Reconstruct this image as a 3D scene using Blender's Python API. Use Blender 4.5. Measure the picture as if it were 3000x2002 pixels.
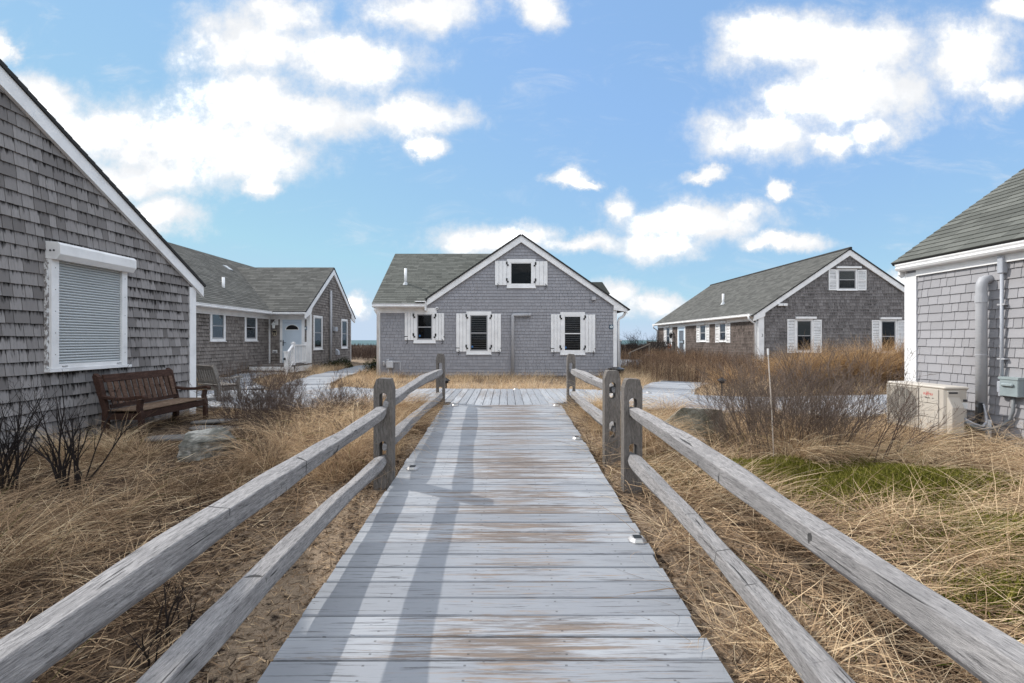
import bpy, bmesh, math, random
import numpy as np
from mathutils import Vector, Matrix

for o in list(bpy.data.objects):
    bpy.data.objects.remove(o)
SC = bpy.context.scene
COL = SC.collection
R = math.radians

# ------------------------------------------------------------------ camera
EYE = 1.5
cam_d = bpy.data.cameras.new('camera')
cam = bpy.data.objects.new('camera', cam_d); COL.objects.link(cam)
cam.location = (0, 0, EYE); cam.rotation_euler = (R(90), 0, 0)
cam_d.lens = 16.0; cam_d.sensor_width = 36.0; cam_d.sensor_fit = 'HORIZONTAL'
cam_d.shift_x = 20/3000; cam_d.shift_y = -4/3000
cam_d.clip_start = 0.05; cam_d.clip_end = 60000
SC.camera = cam

# ------------------------------------------------------------------ node helper
class NT:
    def __init__(s, nt): s.nt = nt
    def n(s, typ, ins=None, **props):
        nd = s.nt.nodes.new(typ)
        for k, v in props.items(): setattr(nd, k, v)
        for k, v in (ins or {}).items():
            sk = nd.inputs[k]
            if isinstance(v, bpy.types.NodeSocket): s.nt.links.new(v, sk)
            elif isinstance(v, bpy.types.Node): s.nt.links.new(v.outputs[0], sk)
            else: sk.default_value = v
        return nd
    def m(s, op, a, b=0.0, c=None, clamp=False):
        ins = {0: a, 1: b}
        if c is not None: ins[2] = c
        return s.n('ShaderNodeMath', ins, operation=op, use_clamp=clamp).outputs[0]
    def vm(s, op, a, b=(0, 0, 0)):
        nd = s.n('ShaderNodeVectorMath', {0: a, 1: b}, operation=op)
        return nd.outputs['Value'] if op in ('LENGTH', 'DOT_PRODUCT', 'DISTANCE') else nd.outputs[0]
    def smooth(s, x, lo, hi):
        return s.n('ShaderNodeMapRange', {0: x, 1: lo, 2: hi, 3: 0.0, 4: 1.0}, interpolation_type='SMOOTHSTEP').outputs[0]
    def noise(s, vec, scale=1.0, detail=4.0, rough=0.5, dist=0.0):
        return s.n('ShaderNodeTexNoise', {'Vector': vec, 'Scale': scale, 'Detail': detail, 'Roughness': rough, 'Distortion': dist}).outputs[0]
    def ramp(s, fac, stops, interp='LINEAR'):
        nd = s.n('ShaderNodeValToRGB', {0: fac}); cr = nd.color_ramp; cr.interpolation = interp
        while len(cr.elements) < len(stops): cr.elements.new(0.5)
        for e, (p, c) in zip(cr.elements, stops):
            e.position = p; e.color = (*c, 1) if len(c) == 3 else c
        return nd.outputs[0]
    def mix(s, fac, a, b, mode='MIX'):
        def cc(v): return v if isinstance(v, bpy.types.NodeSocket) else ((*v, 1) if len(v) == 3 else v)
        nd = s.n('ShaderNodeMix', {0: fac, 6: cc(a), 7: cc(b)}, data_type='RGBA', blend_type=mode)
        return nd.outputs[2]
    def xyz(s, v):
        return s.n('ShaderNodeSeparateXYZ', {0: v}).outputs

# ------------------------------------------------------------------ world: sky with clouds
SUN_TO = Vector((-0.80, 0.44, 0.80)).normalized()
W = bpy.data.worlds.new('World'); SC.world = W; W.use_nodes = True
W.node_tree.nodes.clear(); w = NT(W.node_tree)
SKY_STRENGTH = 0.15
sky = w.n('ShaderNodeTexSky', sky_type='NISHITA', sun_disc=False,
          sun_elevation=math.asin(SUN_TO.z), sun_rotation=math.atan2(SUN_TO.x, SUN_TO.y),
          air_density=1.0, dust_density=0.0, ozone_density=3.0)
skyg = w.n('ShaderNodeGamma', {'Color': sky.outputs[0], 'Gamma': 0.5}).outputs[0]
skyc = w.mix(1.0, skyg, (0.92, 1.16, 1.50), 'MULTIPLY')
skyc = w.mix(0.35, skyc, (1.00, 1.86, 3.0))
skyc = w.mix(1.0, skyc, (1.98, 2.42, 3.0), 'DARKEN')
D = w.n('ShaderNodeTexCoord').outputs['Generated']
dx, dy, dz = w.xyz(D)[:3]
ysafe = w.m('MAXIMUM', dy, 0.05)
u = w.m('DIVIDE', dx, ysafe); v = w.m('DIVIDE', dz, ysafe)
uv = w.n('ShaderNodeCombineXYZ', {0: u, 1: v, 2: 0.0}).outputs[0]
nz = w.n('ShaderNodeTexNoise', {'Vector': uv, 'Scale': 6.0, 'Detail': 8.0, 'Roughness': 0.65})
wob = w.vm('MULTIPLY', w.vm('SUBTRACT', nz.outputs['Color'], (0.5, 0.5, 0.5)), (0.16, 0.11, 0))
uvw = w.vm('ADD', uv, wob)
# cloud banks: tangent of bearing, tangent of elevation, half sizes
BLOBS = [(-.56,.66,.15,.08),(-.50,.72,.11,.05),(-.335,.615,.165,.07),(-.17,.725,.14,.05),(.07,.73,.06,.05),
 (-.57,.52,.13,.08),(-.44,.50,.20,.06),(-.20,.50,.12,.045),(-.16,.43,.04,.025),(-.92,.46,.13,.07),(-.71,.43,.22,.085),
 (-.57,.40,.16,.055),(-.79,.36,.19,.05),(-.54,.345,.06,.025),(-.765,.28,.10,.045),(-1.105,.64,.035,.035),
 (.60,.65,.15,.07),(.77,.64,.20,.08),(1.0,.62,.11,.09),(.76,.535,.20,.08),(.565,.45,.15,.06),(.71,.44,.09,.03),
 (.82,.45,.07,.035),(1.12,.73,.08,.03),(1.10,.545,.06,.04),(.135,.36,.05,.02),(.18,.348,.03,.012),(.25,.293,.045,.032),
 (.42,.26,.17,.045),(.345,.21,.10,.038),(.52,.28,.07,.025),(-.055,.21,.125,.042),(.04,.23,.08,.03),(.155,.21,.09,.024),
 (.615,.21,.09,.02),(.24,.095,.06,.034),(.32,.075,.08,.03),(.44,.355,.05,.016),(.605,.325,.025,.02),(-.335,.075,.05,.025),
 (-1.02,.52,.10,.06),(.95,.135,.10,.03)]
dmin = None
for (cx, cy, rx, ry) in BLOBS:
    q = w.vm('MULTIPLY', w.vm('SUBTRACT', uvw, (cx, cy, 0)), (1/rx, 1/ry, 0))
    L = w.vm('LENGTH', q)
    dmin = L if dmin is None else w.m('SMOOTH_MIN', dmin, L, 0.35)
fb = w.noise(uv, 8.0, 9.0, 0.66)
fb2 = w.noise(uv, 3.2, 5.0, 0.55)
field = w.m('ADD', w.m('SUBTRACT', 1.50, dmin), w.m('MULTIPLY', w.m('SUBTRACT', fb, 0.5), 2.1))
front = w.smooth(field, -0.05, 1.05)
# unseen rest of the sky: broken cloud, made bright to lift the shade
zs = w.m('ADD', w.m('MAXIMUM', dz, 0.0), 0.16)
pl = w.n('ShaderNodeCombineXYZ', {0: w.m('DIVIDE', dx, zs), 1: w.m('DIVIDE', dy, zs), 2: 3.7}).outputs[0]
g1 = w.noise(pl, 0.9, 7.0, 0.58)
gen = w.smooth(g1, 0.43, 0.60)
inside = w.m('MULTIPLY', w.m('MULTIPLY', w.smooth(dy, 0.05, 0.25), w.smooth(w.m('ABSOLUTE', u), 1.45, 1.2)), w.smooth(v, 0.95, 0.8))
cl = w.n('ShaderNodeMix', {0: inside, 2: gen, 3: front}, data_type='FLOAT').outputs[0]
cl = w.m('MULTIPLY', cl, w.smooth(dz, -0.01, 0.06))
wisp = w.noise(w.vm('MULTIPLY', uv, (2.2, 6.0, 1.0)), 2.4, 7.0, 0.65, 0.6)
thin = w.m('MULTIPLY', w.m('MULTIPLY', w.smooth(wisp, 0.50, 0.78), w.smooth(dz, 0.02, 0.12)), 0.42)
cl = w.m('MAXIMUM', cl, thin)
fb3 = w.noise(uv, 6.0, 6.0, 0.6)
shade = w.m('POWER', w.smooth(w.m('ADD', w.m('MULTIPLY', field, 0.22), w.m('ADD', w.m('MULTIPLY', fb2, .55), w.m('MULTIPLY', fb3, .7))), 0.52, 1.12), 3.2)
shade = w.n('ShaderNodeMix', {0: inside, 2: 0.50, 3: shade}, data_type='FLOAT').outputs[0]
core = w.m('MULTIPLY', shade, w.n('ShaderNodeMix', {0: inside, 2: 1.0, 3: w.smooth(field, 0.25, 1.35)}, data_type='FLOAT').outputs[0])
cc = w.mix(core, (3.05, 3.12, 3.22), (11.5, 11.5, 11.5))
allc = w.mix(w.m('POWER', cl, 1.25), skyc, cc)
bg = w.n('ShaderNodeBackground', {'Color': allc, 'Strength': SKY_STRENGTH})
w.n('ShaderNodeOutputWorld', {'Surface': bg.outputs[0]})

# ------------------------------------------------------------------ sun, exposure
sd = bpy.data.lights.new('sun', 'SUN'); sd.energy = 2.0; sd.angle = R(0.6); sd.color = (1.0, 0.95, 0.88)
sun = bpy.data.objects.new('sun', sd); COL.objects.link(sun)
sun.location = (-20, 12, 30); sun.rotation_euler = (-SUN_TO).to_track_quat('-Z', 'Y').to_euler()
vs = SC.view_settings
vs.view_transform = 'Standard'; vs.look = 'None'; vs.gamma = 1.0; vs.use_curve_mapping = False
vs.exposure = 0.95

# ------------------------------------------------------------------ basic helpers
def tag(o, label=None, cat=None, group=None, kind=None):
    if label: o['label'] = label
    if cat: o['category'] = cat
    if group: o['group'] = group
    if kind: o['kind'] = kind
    return o
ORG = {}
def empty(name, loc, label=None, cat=None, group=None, rz=0.0):
    o = bpy.data.objects.new(name, None); COL.objects.link(o)
    o.empty_display_size = 0.2
    o.location = loc; o.rotation_euler = (0, 0, rz)
    ORG[o.name] = Vector(loc)
    return tag(o, label, cat, group)
def org(p): return ORG.get(p.name, Vector((0, 0, 0))) if p else Vector((0, 0, 0))
def link(o, parent=None):
    COL.objects.link(o)
    if parent is not None: o.parent = parent
    return o
def mesh_obj(name, me, mat, parent=None):
    if mat is not None and not me.materials: me.materials.append(mat)
    return link(bpy.data.objects.new(name, me), parent)

class MB:
    """collects shapes; build() links them as ONE mesh object (world coordinates unless local)"""
    def __init__(s): s.v = []; s.f = []
    def add(s, vs_, fs):
        b = len(s.v); s.v += [tuple(p) for p in vs_]; s.f += [tuple(b+i for i in f) for f in fs]; return s
    def box(s, x0, y0, z0, x1, y1, z1):
        return s.add([(x0,y0,z0),(x1,y0,z0),(x1,y1,z0),(x0,y1,z0),(x0,y0,z1),(x1,y0,z1),(x1,y1,z1),(x0,y1,z1)],
            [(3,2,1,0),(4,5,6,7),(0,1,5,4),(1,2,6,5),(2,3,7,6),(3,0,4,7)])
    def ob(s, F, u0, u1, v0, v1, n0, n1):
        """box in the frame F = (origin, u, v, n)"""
        O, U, V, N = F
        P = lambda a, b, c: O + U*a + V*b + N*c
        return s.add([P(u0,v0,n0),P(u1,v0,n0),P(u1,v1,n0),P(u0,v1,n0),P(u0,v0,n1),P(u1,v0,n1),P(u1,v1,n1),P(u0,v1,n1)],
            [(3,2,1,0),(4,5,6,7),(0,1,5,4),(1,2,6,5),(2,3,7,6),(3,0,4,7)])
    def prism(s, pts, ext):
        n = len(pts); a = [Vector(p) for p in pts]; e = Vector(ext); b = [p+e for p in a]
        return s.add(a+b, [tuple(range(n-1,-1,-1)), tuple(range(n, 2*n))] + [(i,(i+1)%n,n+(i+1)%n,n+i) for i in range(n)])
    def fprism(s, F, pts, n0, n1):
        O, U, V, N = F
        return s.prism([O+U*a+V*b+N*n0 for a, b in pts], N*(n1-n0))
    def tube(s, path, r, n=8, cap=True, sect=None):
        P = [Vector(p) for p in path]; m = len(P); rings = []
        rr = r if isinstance(r, (list, tuple)) else [r]*m
        up = None
        for i in range(m):
            t = (P[min(i+1,m-1)]-P[max(i-1,0)]).normalized()
            if up is None:
                up = Vector((0,0,1)) if abs(t.z) < 0.9 else Vector((1,0,0))
            x = t.cross(up).normalized(); y = x.cross(t).normalized(); up = y
            rings.append([P[i]+(x*math.cos(2*math.pi*k/n)+y*math.sin(2*math.pi*k/n))*rr[i] for k in range(n)])
        vs_ = [p for rg in rings for p in rg]
        fs = [(i*n+k, i*n+(k+1)%n, (i+1)*n+(k+1)%n, (i+1)*n+k) for i in range(m-1) for k in range(n)]
        if cap: fs += [tuple(range(n-1,-1,-1)), tuple(range((m-1)*n, m*n))]
        return s.add(vs_, fs)
    def lathe(s, c, prof, n=12):
        c = Vector(c); vs_ = []
        for r_, z in prof:
            vs_ += [c+Vector((r_*math.cos(2*math.pi*k/n), r_*math.sin(2*math.pi*k/n), z)) for k in range(n)]
        m = len(prof)
        fs = [(i*n+k, i*n+(k+1)%n, (i+1)*n+(k+1)%n, (i+1)*n+k) for i in range(m-1) for k in range(n)]
        fs += [tuple(range(n-1,-1,-1)), tuple(range((m-1)*n, m*n))]
        return s.add(vs_, fs)
    def build(s, name, mat, parent=None, local=False, smooth=False, bevel=0.0):
        o0 = Vector((0,0,0)) if (local or parent is None) else org(parent)
        me = bpy.data.meshes.new(name)
        me.from_pydata([(p[0]-o0.x, p[1]-o0.y, p[2]-o0.z) for p in s.v], [], s.f)
        if smooth: me.polygons.foreach_set('use_smooth', [True]*len(me.polygons))
        o = mesh_obj(name, me, mat, parent)
        if parent is not None: ORG[o.name] = o0
        if bevel:
            b = o.modifiers.new('bevel', 'BEVEL'); b.width = bevel; b.segments = 1; b.limit_method = 'ANGLE'
        return o
def np_mesh(name, verts, faces, mat, attrs=None, parent=None, fattrs=None):
    """verts (n,3), faces (m,k) numpy -> mesh object"""
    me = bpy.data.meshes.new(name)
    nv, (nf, k) = len(verts), faces.shape
    me.vertices.add(nv); me.vertices.foreach_set('co', np.ascontiguousarray(verts, np.float32).ravel())
    me.loops.add(nf*k); me.loops.foreach_set('vertex_index', np.ascontiguousarray(faces, np.int32).ravel())
    me.polygons.add(nf); me.polygons.foreach_set('loop_start', np.arange(0, nf*k, k, dtype=np.int32))
    me.update(calc_edges=True)
    for nm, val in (attrs or {}).items():
        a = me.attributes.new(nm, 'FLOAT', 'POINT'); a.data.foreach_set('value', np.ascontiguousarray(val, np.float32))
    return mesh_obj(name, me, mat, parent)
VZ = Vector((0,0,1))
def frame(O, U, N, V=VZ): return (Vector(O), Vector(U), Vector(V), Vector(N))
# ------------------------------------------------------------------ materials
def mat(name):
    m = bpy.data.materials.new(name); m.use_nodes = True
    m.node_tree.nodes.clear(); t = NT(m.node_tree)
    return m, t
def finish(t, color, rough=0.6, bump=None, bstr=0.3, bdist=0.01, spec=0.3, metal=0.0, **kw):
    ins = {'Base Color': color, 'Roughness': rough, 'Specular IOR Level': spec, 'Metallic': metal}
    if isinstance(color, tuple): ins['Base Color'] = (*color, 1)
    if bump is not None:
        ins['Normal'] = t.n('ShaderNodeBump', {'Height': bump, 'Strength': bstr, 'Distance': bdist}).outputs[0]
    ins.update(kw)
    p = t.n('ShaderNodeBsdfPrincipled', ins)
    t.n('ShaderNodeOutputMaterial', {'Surface': p.outputs[0]})
    return p
def pos_of(t): return t.n('ShaderNodeNewGeometry').outputs['Position']
def rnd_of(t):
    a = t.n('ShaderNodeAttribute', attribute_name='tint').outputs['Fac']
    return t.m('FRACT', t.m('ADD', t.n('ShaderNodeObjectInfo').outputs['Random'], a))
def offs(t, vec, rnd, k=37.0):
    o = t.n('ShaderNodeCombineXYZ', {0: t.m('MULTIPLY', rnd, k), 1: t.m('MULTIPLY', rnd, k*0.7), 2: t.m('MULTIPLY', rnd, k*1.3)})
    return t.vm('ADD', vec, o.outputs[0])

def mk_flat(name, c, rough=0.5, var=0.06, scale=6.0, spec=0.3, metal=0.0, bump=0.0):
    m, t = mat(name); p = pos_of(t)
    n = t.noise(p, scale, 5, 0.6)
    d = tuple(max(0, x*(1-var*3)) for x in c); l = tuple(min(1, x*(1+var*2)) for x in c)
    col = t.ramp(n, [(0.25, d), (0.5, c), (0.8, l)])
    finish(t, col, rough, t.noise(p, scale*12, 3, .6) if bump else None, bump or 0.1, 0.004, spec, metal)
    return m

def mk_wall_shingle(name, light, dark, stain, amount, h, z0, warm=(0,0,0), rough=0.85):
    """weathered cedar: tone per shingle, vertical grain, black runs under the course above"""
    m, t = mat(name); p = pos_of(t); r = rnd_of(t); q = offs(t, p, r)
    g = t.noise(t.vm('MULTIPLY', q, (38, 38, 2.2)), 1.0, 4, .62)
    big = t.noise(p, 0.55, 3, .55)
    base = t.ramp(r, [(0.0, dark), (0.35, tuple(a*.45+b*.55 for a, b in zip(dark, light))), (1.0, light)])
    base = t.mix(t.m('MULTIPLY', t.smooth(g, .35, .75), .55), base, tuple(x*.55 for x in light), 'MIX')
    base = t.mix(t.m('MULTIPLY', t.smooth(big, .42, .7), .35), base, tuple(x*.62+y for x, y in zip(light, warm)))
    z = t.xyz(p)[2]
    fr = t.m('FRACT', t.m('DIVIDE', t.m('SUBTRACT', z, z0), h))
    run = t.noise(t.vm('MULTIPLY', q, (26, 26, 3.0)), 1.0, 3, .6)
    run2 = t.noise(p, 1.1, 3, .6)
    k = t.m('ADD', t.m('ADD', t.m('MULTIPLY', fr, .42), t.m('MULTIPLY', run, .9)), t.m('MULTIPLY', run2, .5))
    st = t.m('MULTIPLY', t.smooth(k, .97, 1.20), amount)
    col = t.mix(st, base, stain)
    finish(t, col, rough, g, .35, .006, .15)
    return m
def mk_painted_shingle(name, c, dirt=0.25):
    m, t = mat(name); p = pos_of(t); r = rnd_of(t); q = offs(t, p, r)
    g = t.noise(t.vm('MULTIPLY', q, (45, 45, 3)), 1.0, 4, .6)
    base = t.ramp(r, [(0, tuple(x*.90 for x in c)), (.7, c), (1, tuple(x*1.05 for x in c))])
    base = t.mix(t.m('MULTIPLY', t.smooth(g, .5, .8), .22), base, tuple(x*.7 for x in c))
    b = t.noise(p, 1.3, 4, .6)
    base = t.mix(t.m('MULTIPLY', t.smooth(b, .52, .75), dirt), base, (c[0]*.72, c[1]*.66, c[2]*.6))
    blot = t.noise(q, 9, 3, .6)
    base = t.mix(t.m('MULTIPLY', t.smooth(blot, .62, .75), dirt*.9), base, tuple(x*.6 for x in c))
    finish(t, base, .7, g, .2, .004, .25)
    return m
def mk_roof(name, stops):
    m, t = mat(name); p = pos_of(t); r = rnd_of(t)
    base = t.ramp(r, stops)
    gr = t.noise(p, 60, 3, .7); pa = t.noise(p, 3.0, 4, .6)
    base = t.mix(t.m('MULTIPLY', t.smooth(gr, .45, .8), .4), base, tuple(x*.45 for x in stops[1][1]))
    base = t.mix(t.m('MULTIPLY', t.smooth(pa, .5, .75), .3), base, tuple(x*.7 for x in stops[1][1]))
    finish(t, base, .92, gr, .4, .004, .1)
    return m
def mk_deck(name, axis, wear_amt):
    """painted softwood boards, paint rubbed through to brown where people walk"""
    m, t = mat(name); p = pos_of(t); r = rnd_of(t); q = offs(t, p, r)
    ax = lambda al, ac: (al, ac, ac) if axis == 'x' else (ac, al, ac)
    fine = t.noise(t.vm('MULTIPLY', q, ax(2.2, 75)), 1.0, 5, .7, .4)
    mid = t.noise(t.vm('MULTIPLY', q, ax(1.3, 20)), 1.0, 5, .65, .6)
    blot = t.noise(t.vm('MULTIPLY', q, ax(3.5, 44)), 1.0, 5, .75)
    X, Y, Z = t.xyz(p)[:3]
    paint = t.ramp(r, [(0, (.215, .228, .250)), (.5, (.295, .311, .336)), (1, (.36, .376, .40))])
    cloud = t.noise(p, 1.7, 4, .6)
    paint = t.mix(t.m('MULTIPLY', t.smooth(cloud, .4, .75), .45), paint, (.19, .204, .23))
    if axis == 'x':
        c = t.m('DIVIDE', t.m('ADD', X, -0.10), 0.72)
        cen = t.m('EXPONENT', t.m('MULTIPLY', t.m('MULTIPLY', c, c), -1.0))
    else:
        cen = t.smooth(t.noise(p, .5, 2, .5), .35, .7)
    k = t.m('ADD', t.m('ADD', t.m('MULTIPLY', mid, .62), t.m('MULTIPLY', cen, .21)), t.m('MULTIPLY', t.m('SUBTRACT', r, .5), .20))
    k = t.m('ADD', k, t.m('MULTIPLY', t.m('SUBTRACT', blot, .5), .40))
    k2 = t.m('ADD', k, t.m('MULTIPLY', t.m('SUBTRACT', fine, .5), .95))
    worn = t.m('MULTIPLY', t.smooth(k2, .47, .61), wear_amt)
    bare = t.ramp(fine, [(.38, (.032, .026, .022)), (.5, (.115, .083, .060)), (.62, (.25, .19, .145))])
    col = t.mix(worn, paint, bare)
    crack = t.smooth(fine, .455, .36)
    col = t.mix(t.m('MULTIPLY', crack, .72), col, (.055, .055, .06))
    grey = t.smooth(k, .40, .60)
    col = t.mix(t.m('MULTIPLY', grey, .42*wear_amt), col, (.15, .135, .13))
    spot = t.smooth(t.noise(t.vm('MULTIPLY', q, ax(16, 40)), 1.0, 2, .5), .72, .78)
    col = t.mix(t.m('MULTIPLY', spot, .7), col, (.05, .05, .055))
    ob = t.n('ShaderNodeTexCoord').outputs['Object']; oy = t.xyz(ob)[1]
    al = X if axis == 'x' else Y
    row = t.m('MODULO', t.m('ADD', al, 20.97 if axis == 'x' else 20.0), .47)
    nail = t.m('MULTIPLY', t.smooth(t.m('ABSOLUTE', t.m('SUBTRACT', row, t.m('ADD', .1, t.m('MULTIPLY', r, .02)))), .008, .004), t.smooth(t.m('ABSOLUTE', t.m('SUBTRACT', t.m('ABSOLUTE', oy), .043)), .007, .003))
    col = t.mix(t.m('MULTIPLY', nail, .6), col, (.03, .03, .032))
    h = t.m('SUBTRACT', t.m('MULTIPLY', fine, .9), t.m('MULTIPLY', worn, .25))
    finish(t, col, .6, h, .5, .006, .3)
    return m
def mk_weathered(name, axis, light, mid_, dark, crackc=(.03,.03,.03), sc=1.0, rnd_k=.25, cuts=0.0):
    m, t = mat(name); p = pos_of(t); r = rnd_of(t); q = offs(t, p, r)
    if axis == 'obj': p = t.n('ShaderNodeTexCoord').outputs['Object']; q = offs(t, p, r); al = (1, 0, 0)
    else: al = {'x': (1, 0, 0), 'y': (0, 1, 0), 'z': (0, 0, 1)}[axis]
    S = lambda a, c: tuple((a if k_ else c)*sc for k_ in al)
    g = t.noise(t.vm('MULTIPLY', q, S(5.5, 58)), 1.0, 6, .75, .6)
    g2 = t.noise(t.vm('MULTIPLY', q, S(22, 200)), 1.0, 4, .75, .3)
    b = t.noise(q, 4.5, 6, .65)
    gg = t.m('ADD', t.m('MULTIPLY', g, .42), t.m('MULTIPLY', g2, .58))
    col = t.ramp(gg, [(.36, dark), (.47, mid_), (.60, light)])
    col = t.mix(t.m('MULTIPLY', t.smooth(b, .45, .68), .55), col, tuple(x*.8 for x in mid_))
    col = t.mix(t.m('MULTIPLY', r, rnd_k), col, dark)
    cr = t.smooth(t.noise(t.vm('MULTIPLY', q, S(0.9, 26)), 1.0, 3, .5, 1.6), .34, .30)
    col = t.mix(t.m('MULTIPLY', cr, .85), col, crackc)
    h = t.m('SUBTRACT', gg, t.m('MULTIPLY', cr, .7))
    if cuts:
        cu = t.smooth(t.noise(t.vm('MULTIPLY', q, S(15, 3.0)), 1.0, 2, .4, 1.2), .69, .72)
        col = t.mix(t.m('MULTIPLY', cu, cuts), col, crackc); h = t.m('SUBTRACT', h, t.m('MULTIPLY', cu, .4))
    finish(t, col, .85, h, .8, .012, .15)
    return m
def mk_blade(name, stops, trans=0.25):
    m, t = mat(name)
    a = t.n('ShaderNodeAttribute', attribute_name='tint').outputs['Fac']
    col = t.ramp(a, stops)
    d = t.n('ShaderNodeBsdfDiffuse', {'Color': col, 'Roughness': .6})
    tr = t.n('ShaderNodeBsdfTranslucent', {'Color': col})
    mx = t.n('ShaderNodeMixShader', {0: trans, 1: d.outputs[0], 2: tr.outputs[0]})
    t.n('ShaderNodeOutputMaterial', {'Surface': mx.outputs[0]})
    return m

M = {}
M['white'] = mk_flat('white_trim', (.80, .80, .80), .5, .05, 3.5)
M['white_peel'] = None
m, t = mat('peeling_paint'); p = pos_of(t)
k = t.noise(t.vm('MULTIPLY', p, (9, 9, 5)), 3.0, 6, .7)
finish(t, t.mix(t.smooth(k, .46, .54), (.22, .20, .19), (.72, .72, .72)), .7, k, .5, .01); M['white_peel'] = m
M['cream'] = mk_flat('cream_metal', (.50, .46, .405), .45, .03, 3)
M['fin'] = mk_flat('fan_opening_shade', (.03, .03, .032), .6)  # darkness inside the fan opening, as a flat colour
M['slat'] = mk_flat('shutter_slat', (.47, .50, .51), .4, .02, 2)
M['black'] = mk_flat('black_iron', (.015, .015, .016), .5, .1, 20)
M['rubber'] = mk_flat('black_rubber', (.012, .012, .013), .6)
M['pvc'] = mk_flat('grey_pvc', (.40, .405, .425), .45, .03, 3)
M['pvc_light'] = mk_flat('pale_grey_pvc', (.40, .42, .46), .4, .03, 3)
M['hose'] = mk_flat('grey_hose', (.20, .21, .22), .5)
M['boxgrey'] = mk_flat('grey_green_box', (.28, .33, .34), .45, .05, 6)
M['meter'] = mk_flat('grey_meter', (.50, .51, .53), .5, .08, 12)
M['concrete'] = mk_flat('concrete', (.30, .29, .28), .9, .08, 7, bump=.3)
M['slate'] = mk_flat('slate_paver', (.17, .165, .16), .85, .12, 6, bump=.4)
M['navy'] = mk_flat('navy_sign', (.02, .08, .14), .5)
M['sign_white'] = mk_flat('sign_white', (.7, .72, .72), .5)
M['teal'] = mk_flat('teal_print', (.02, .16, .20), .5)
M['red'] = mk_flat('red_print', (.60, .04, .04), .5)
M['dkprint'] = mk_flat('dark_print', (.06, .06, .065), .5)
M['plaque'] = mk_flat('bronze_plaque', (.42, .36, .27), .5, .15, 30)
M['orange'] = mk_flat('orange_leaves', (.45, .12, .02), .7, .15, 30)
M['steel'] = mk_flat('brushed_steel', (.40, .40, .41), .5, .05, 20, spec=.4, metal=.7)
M['solar'] = mk_flat('solar_cell', (.02, .025, .03), .5, .1, 40, spec=.3)
M['lens'] = mk_flat('frosted_lens', (.55, .55, .53), .3)
M['stake'] = mk_flat('fibreglass_stake', (.62, .55, .48), .5, .08, 5)
M['door'] = mk_flat('pale_blue_door', (.52, .60, .68), .4, .02, 3)
M['storm'] = mk_flat('storm_door', (.50, .60, .70), .35, .02, 3)
M['blind'] = mk_flat('blind_slat', (.20, .20, .20), .5)
M['room'] = mk_flat('dark_room', (.012, .012, .013), .9)  # darkness of the unlit rooms, put into a flat colour
M['shade_cloth'] = mk_flat('window_shade', (.10, .11, .11), .8, .05, 2)
M['sash'] = mk_flat('grey_sash', (.36, .36, .37), .5, .03, 4)
M['sticker'] = mk_flat('blue_sticker', (.03, .12, .30), .5)
M['lead'] = mk_flat('lead_flashing', (.42, .44, .46), .5, .08, 6)
M['bin'] = mk_flat('black_plastic', (.018, .018, .02), .35, .1, 5, spec=.5)
m, t = mat('window_glass'); p = pos_of(t)
g = t.n('ShaderNodeBsdfGlossy', {'Color': (.9, .95, 1, 1), 'Roughness': .02,
        'Normal': t.n('ShaderNodeBump', {'Height': t.noise(p, 2.2, 2, .5), 'Strength': .05, 'Distance': .02}).outputs[0]})
tr = t.n('ShaderNodeBsdfTransparent', {'Color': (.78, .78, .78, 1)})
fz = t.n('ShaderNodeMath', {0: t.n('ShaderNodeFresnel', {'IOR': 1.45}).outputs[0], 1: .20}, operation='MULTIPLY')
mx = t.n('ShaderNodeMixShader', {0: fz.outputs[0], 1: tr.outputs[0], 2: g.outputs[0]})
t.n('ShaderNodeOutputMaterial', {'Surface': mx.outputs[0]}); M['glass'] = m

M['sh_left'] = mk_wall_shingle('weathered_shingle_large', (.345, .325, .318), (.145, .133, .128), (.020, .018, .017), 1.0, .169, .03)
M['sh_back'] = mk_wall_shingle('weathered_shingle_brown', (.30, .27, .25), (.15, .133, .122), (.03, .027, .025), .8, .128, .10, (.01, .004, 0))
M['sh_three'] = mk_wall_shingle('weathered_shingle_grey', (.255, .240, .238), (.13, .120, .118), (.026, .023, .023), .8, .148, .10)
M['sh_side'] = mk_wall_shingle('weathered_shingle_umber', (.20, .165, .148), (.085, .068, .06), (.022, .018, .016), .8, .148, .10)
M['paint'] = mk_painted_shingle('painted_shingle', (.30, .30, .322), .15)
M['paint_r'] = mk_painted_shingle('painted_shingle_near', (.325, .32, .335), .35)
M['roof_green'] = mk_roof('green_grey_asphalt', [(0, (.090, .093, .084)), (.5, (.116, .120, .108)), (1, (.145, .149, .135))])
M['roof_grey'] = mk_roof('grey_asphalt', [(0, (.082, .082, .077)), (.5, (.108, .108, .101)), (1, (.138, .137, .128))])
M['roof_edge'] = mk_flat('roof_edge', (.03, .03, .03), .8)
M['deck_x'] = mk_deck('painted_boards_across', 'x', 1.0)
M['deck_y'] = mk_deck('painted_boards_along', 'y', .55)
M['joist'] = mk_flat('joist_wood', (.10, .085, .07), .8, .1, 4)
M['rail'] = mk_weathered('weathered_rail', 'y', (.40, .385, .38), (.255, .247, .247), (.085, .082, .083), rnd_k=.12, cuts=.8)
M['post'] = mk_weathered('weathered_post', 'z', (.25, .228, .21), (.15, .137, .125), (.05, .046, .042), rnd_k=.15)
M['porch_floor'] = mk_weathered('porch_boards', 'x', (.22, .20, .19), (.17, .155, .145), (.10, .09, .085))
M['old_wood'] = mk_weathered('grey_porch_wood', 'z', (.24, .21, .18), (.16, .14, .12), (.07, .06, .05))
M['bench'] = mk_weathered('reddish_teak', 'obj', (.105, .058, .043), (.050, .027, .021), (.017, .010, .008), (.01, .006, .005), .8, .4)
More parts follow.
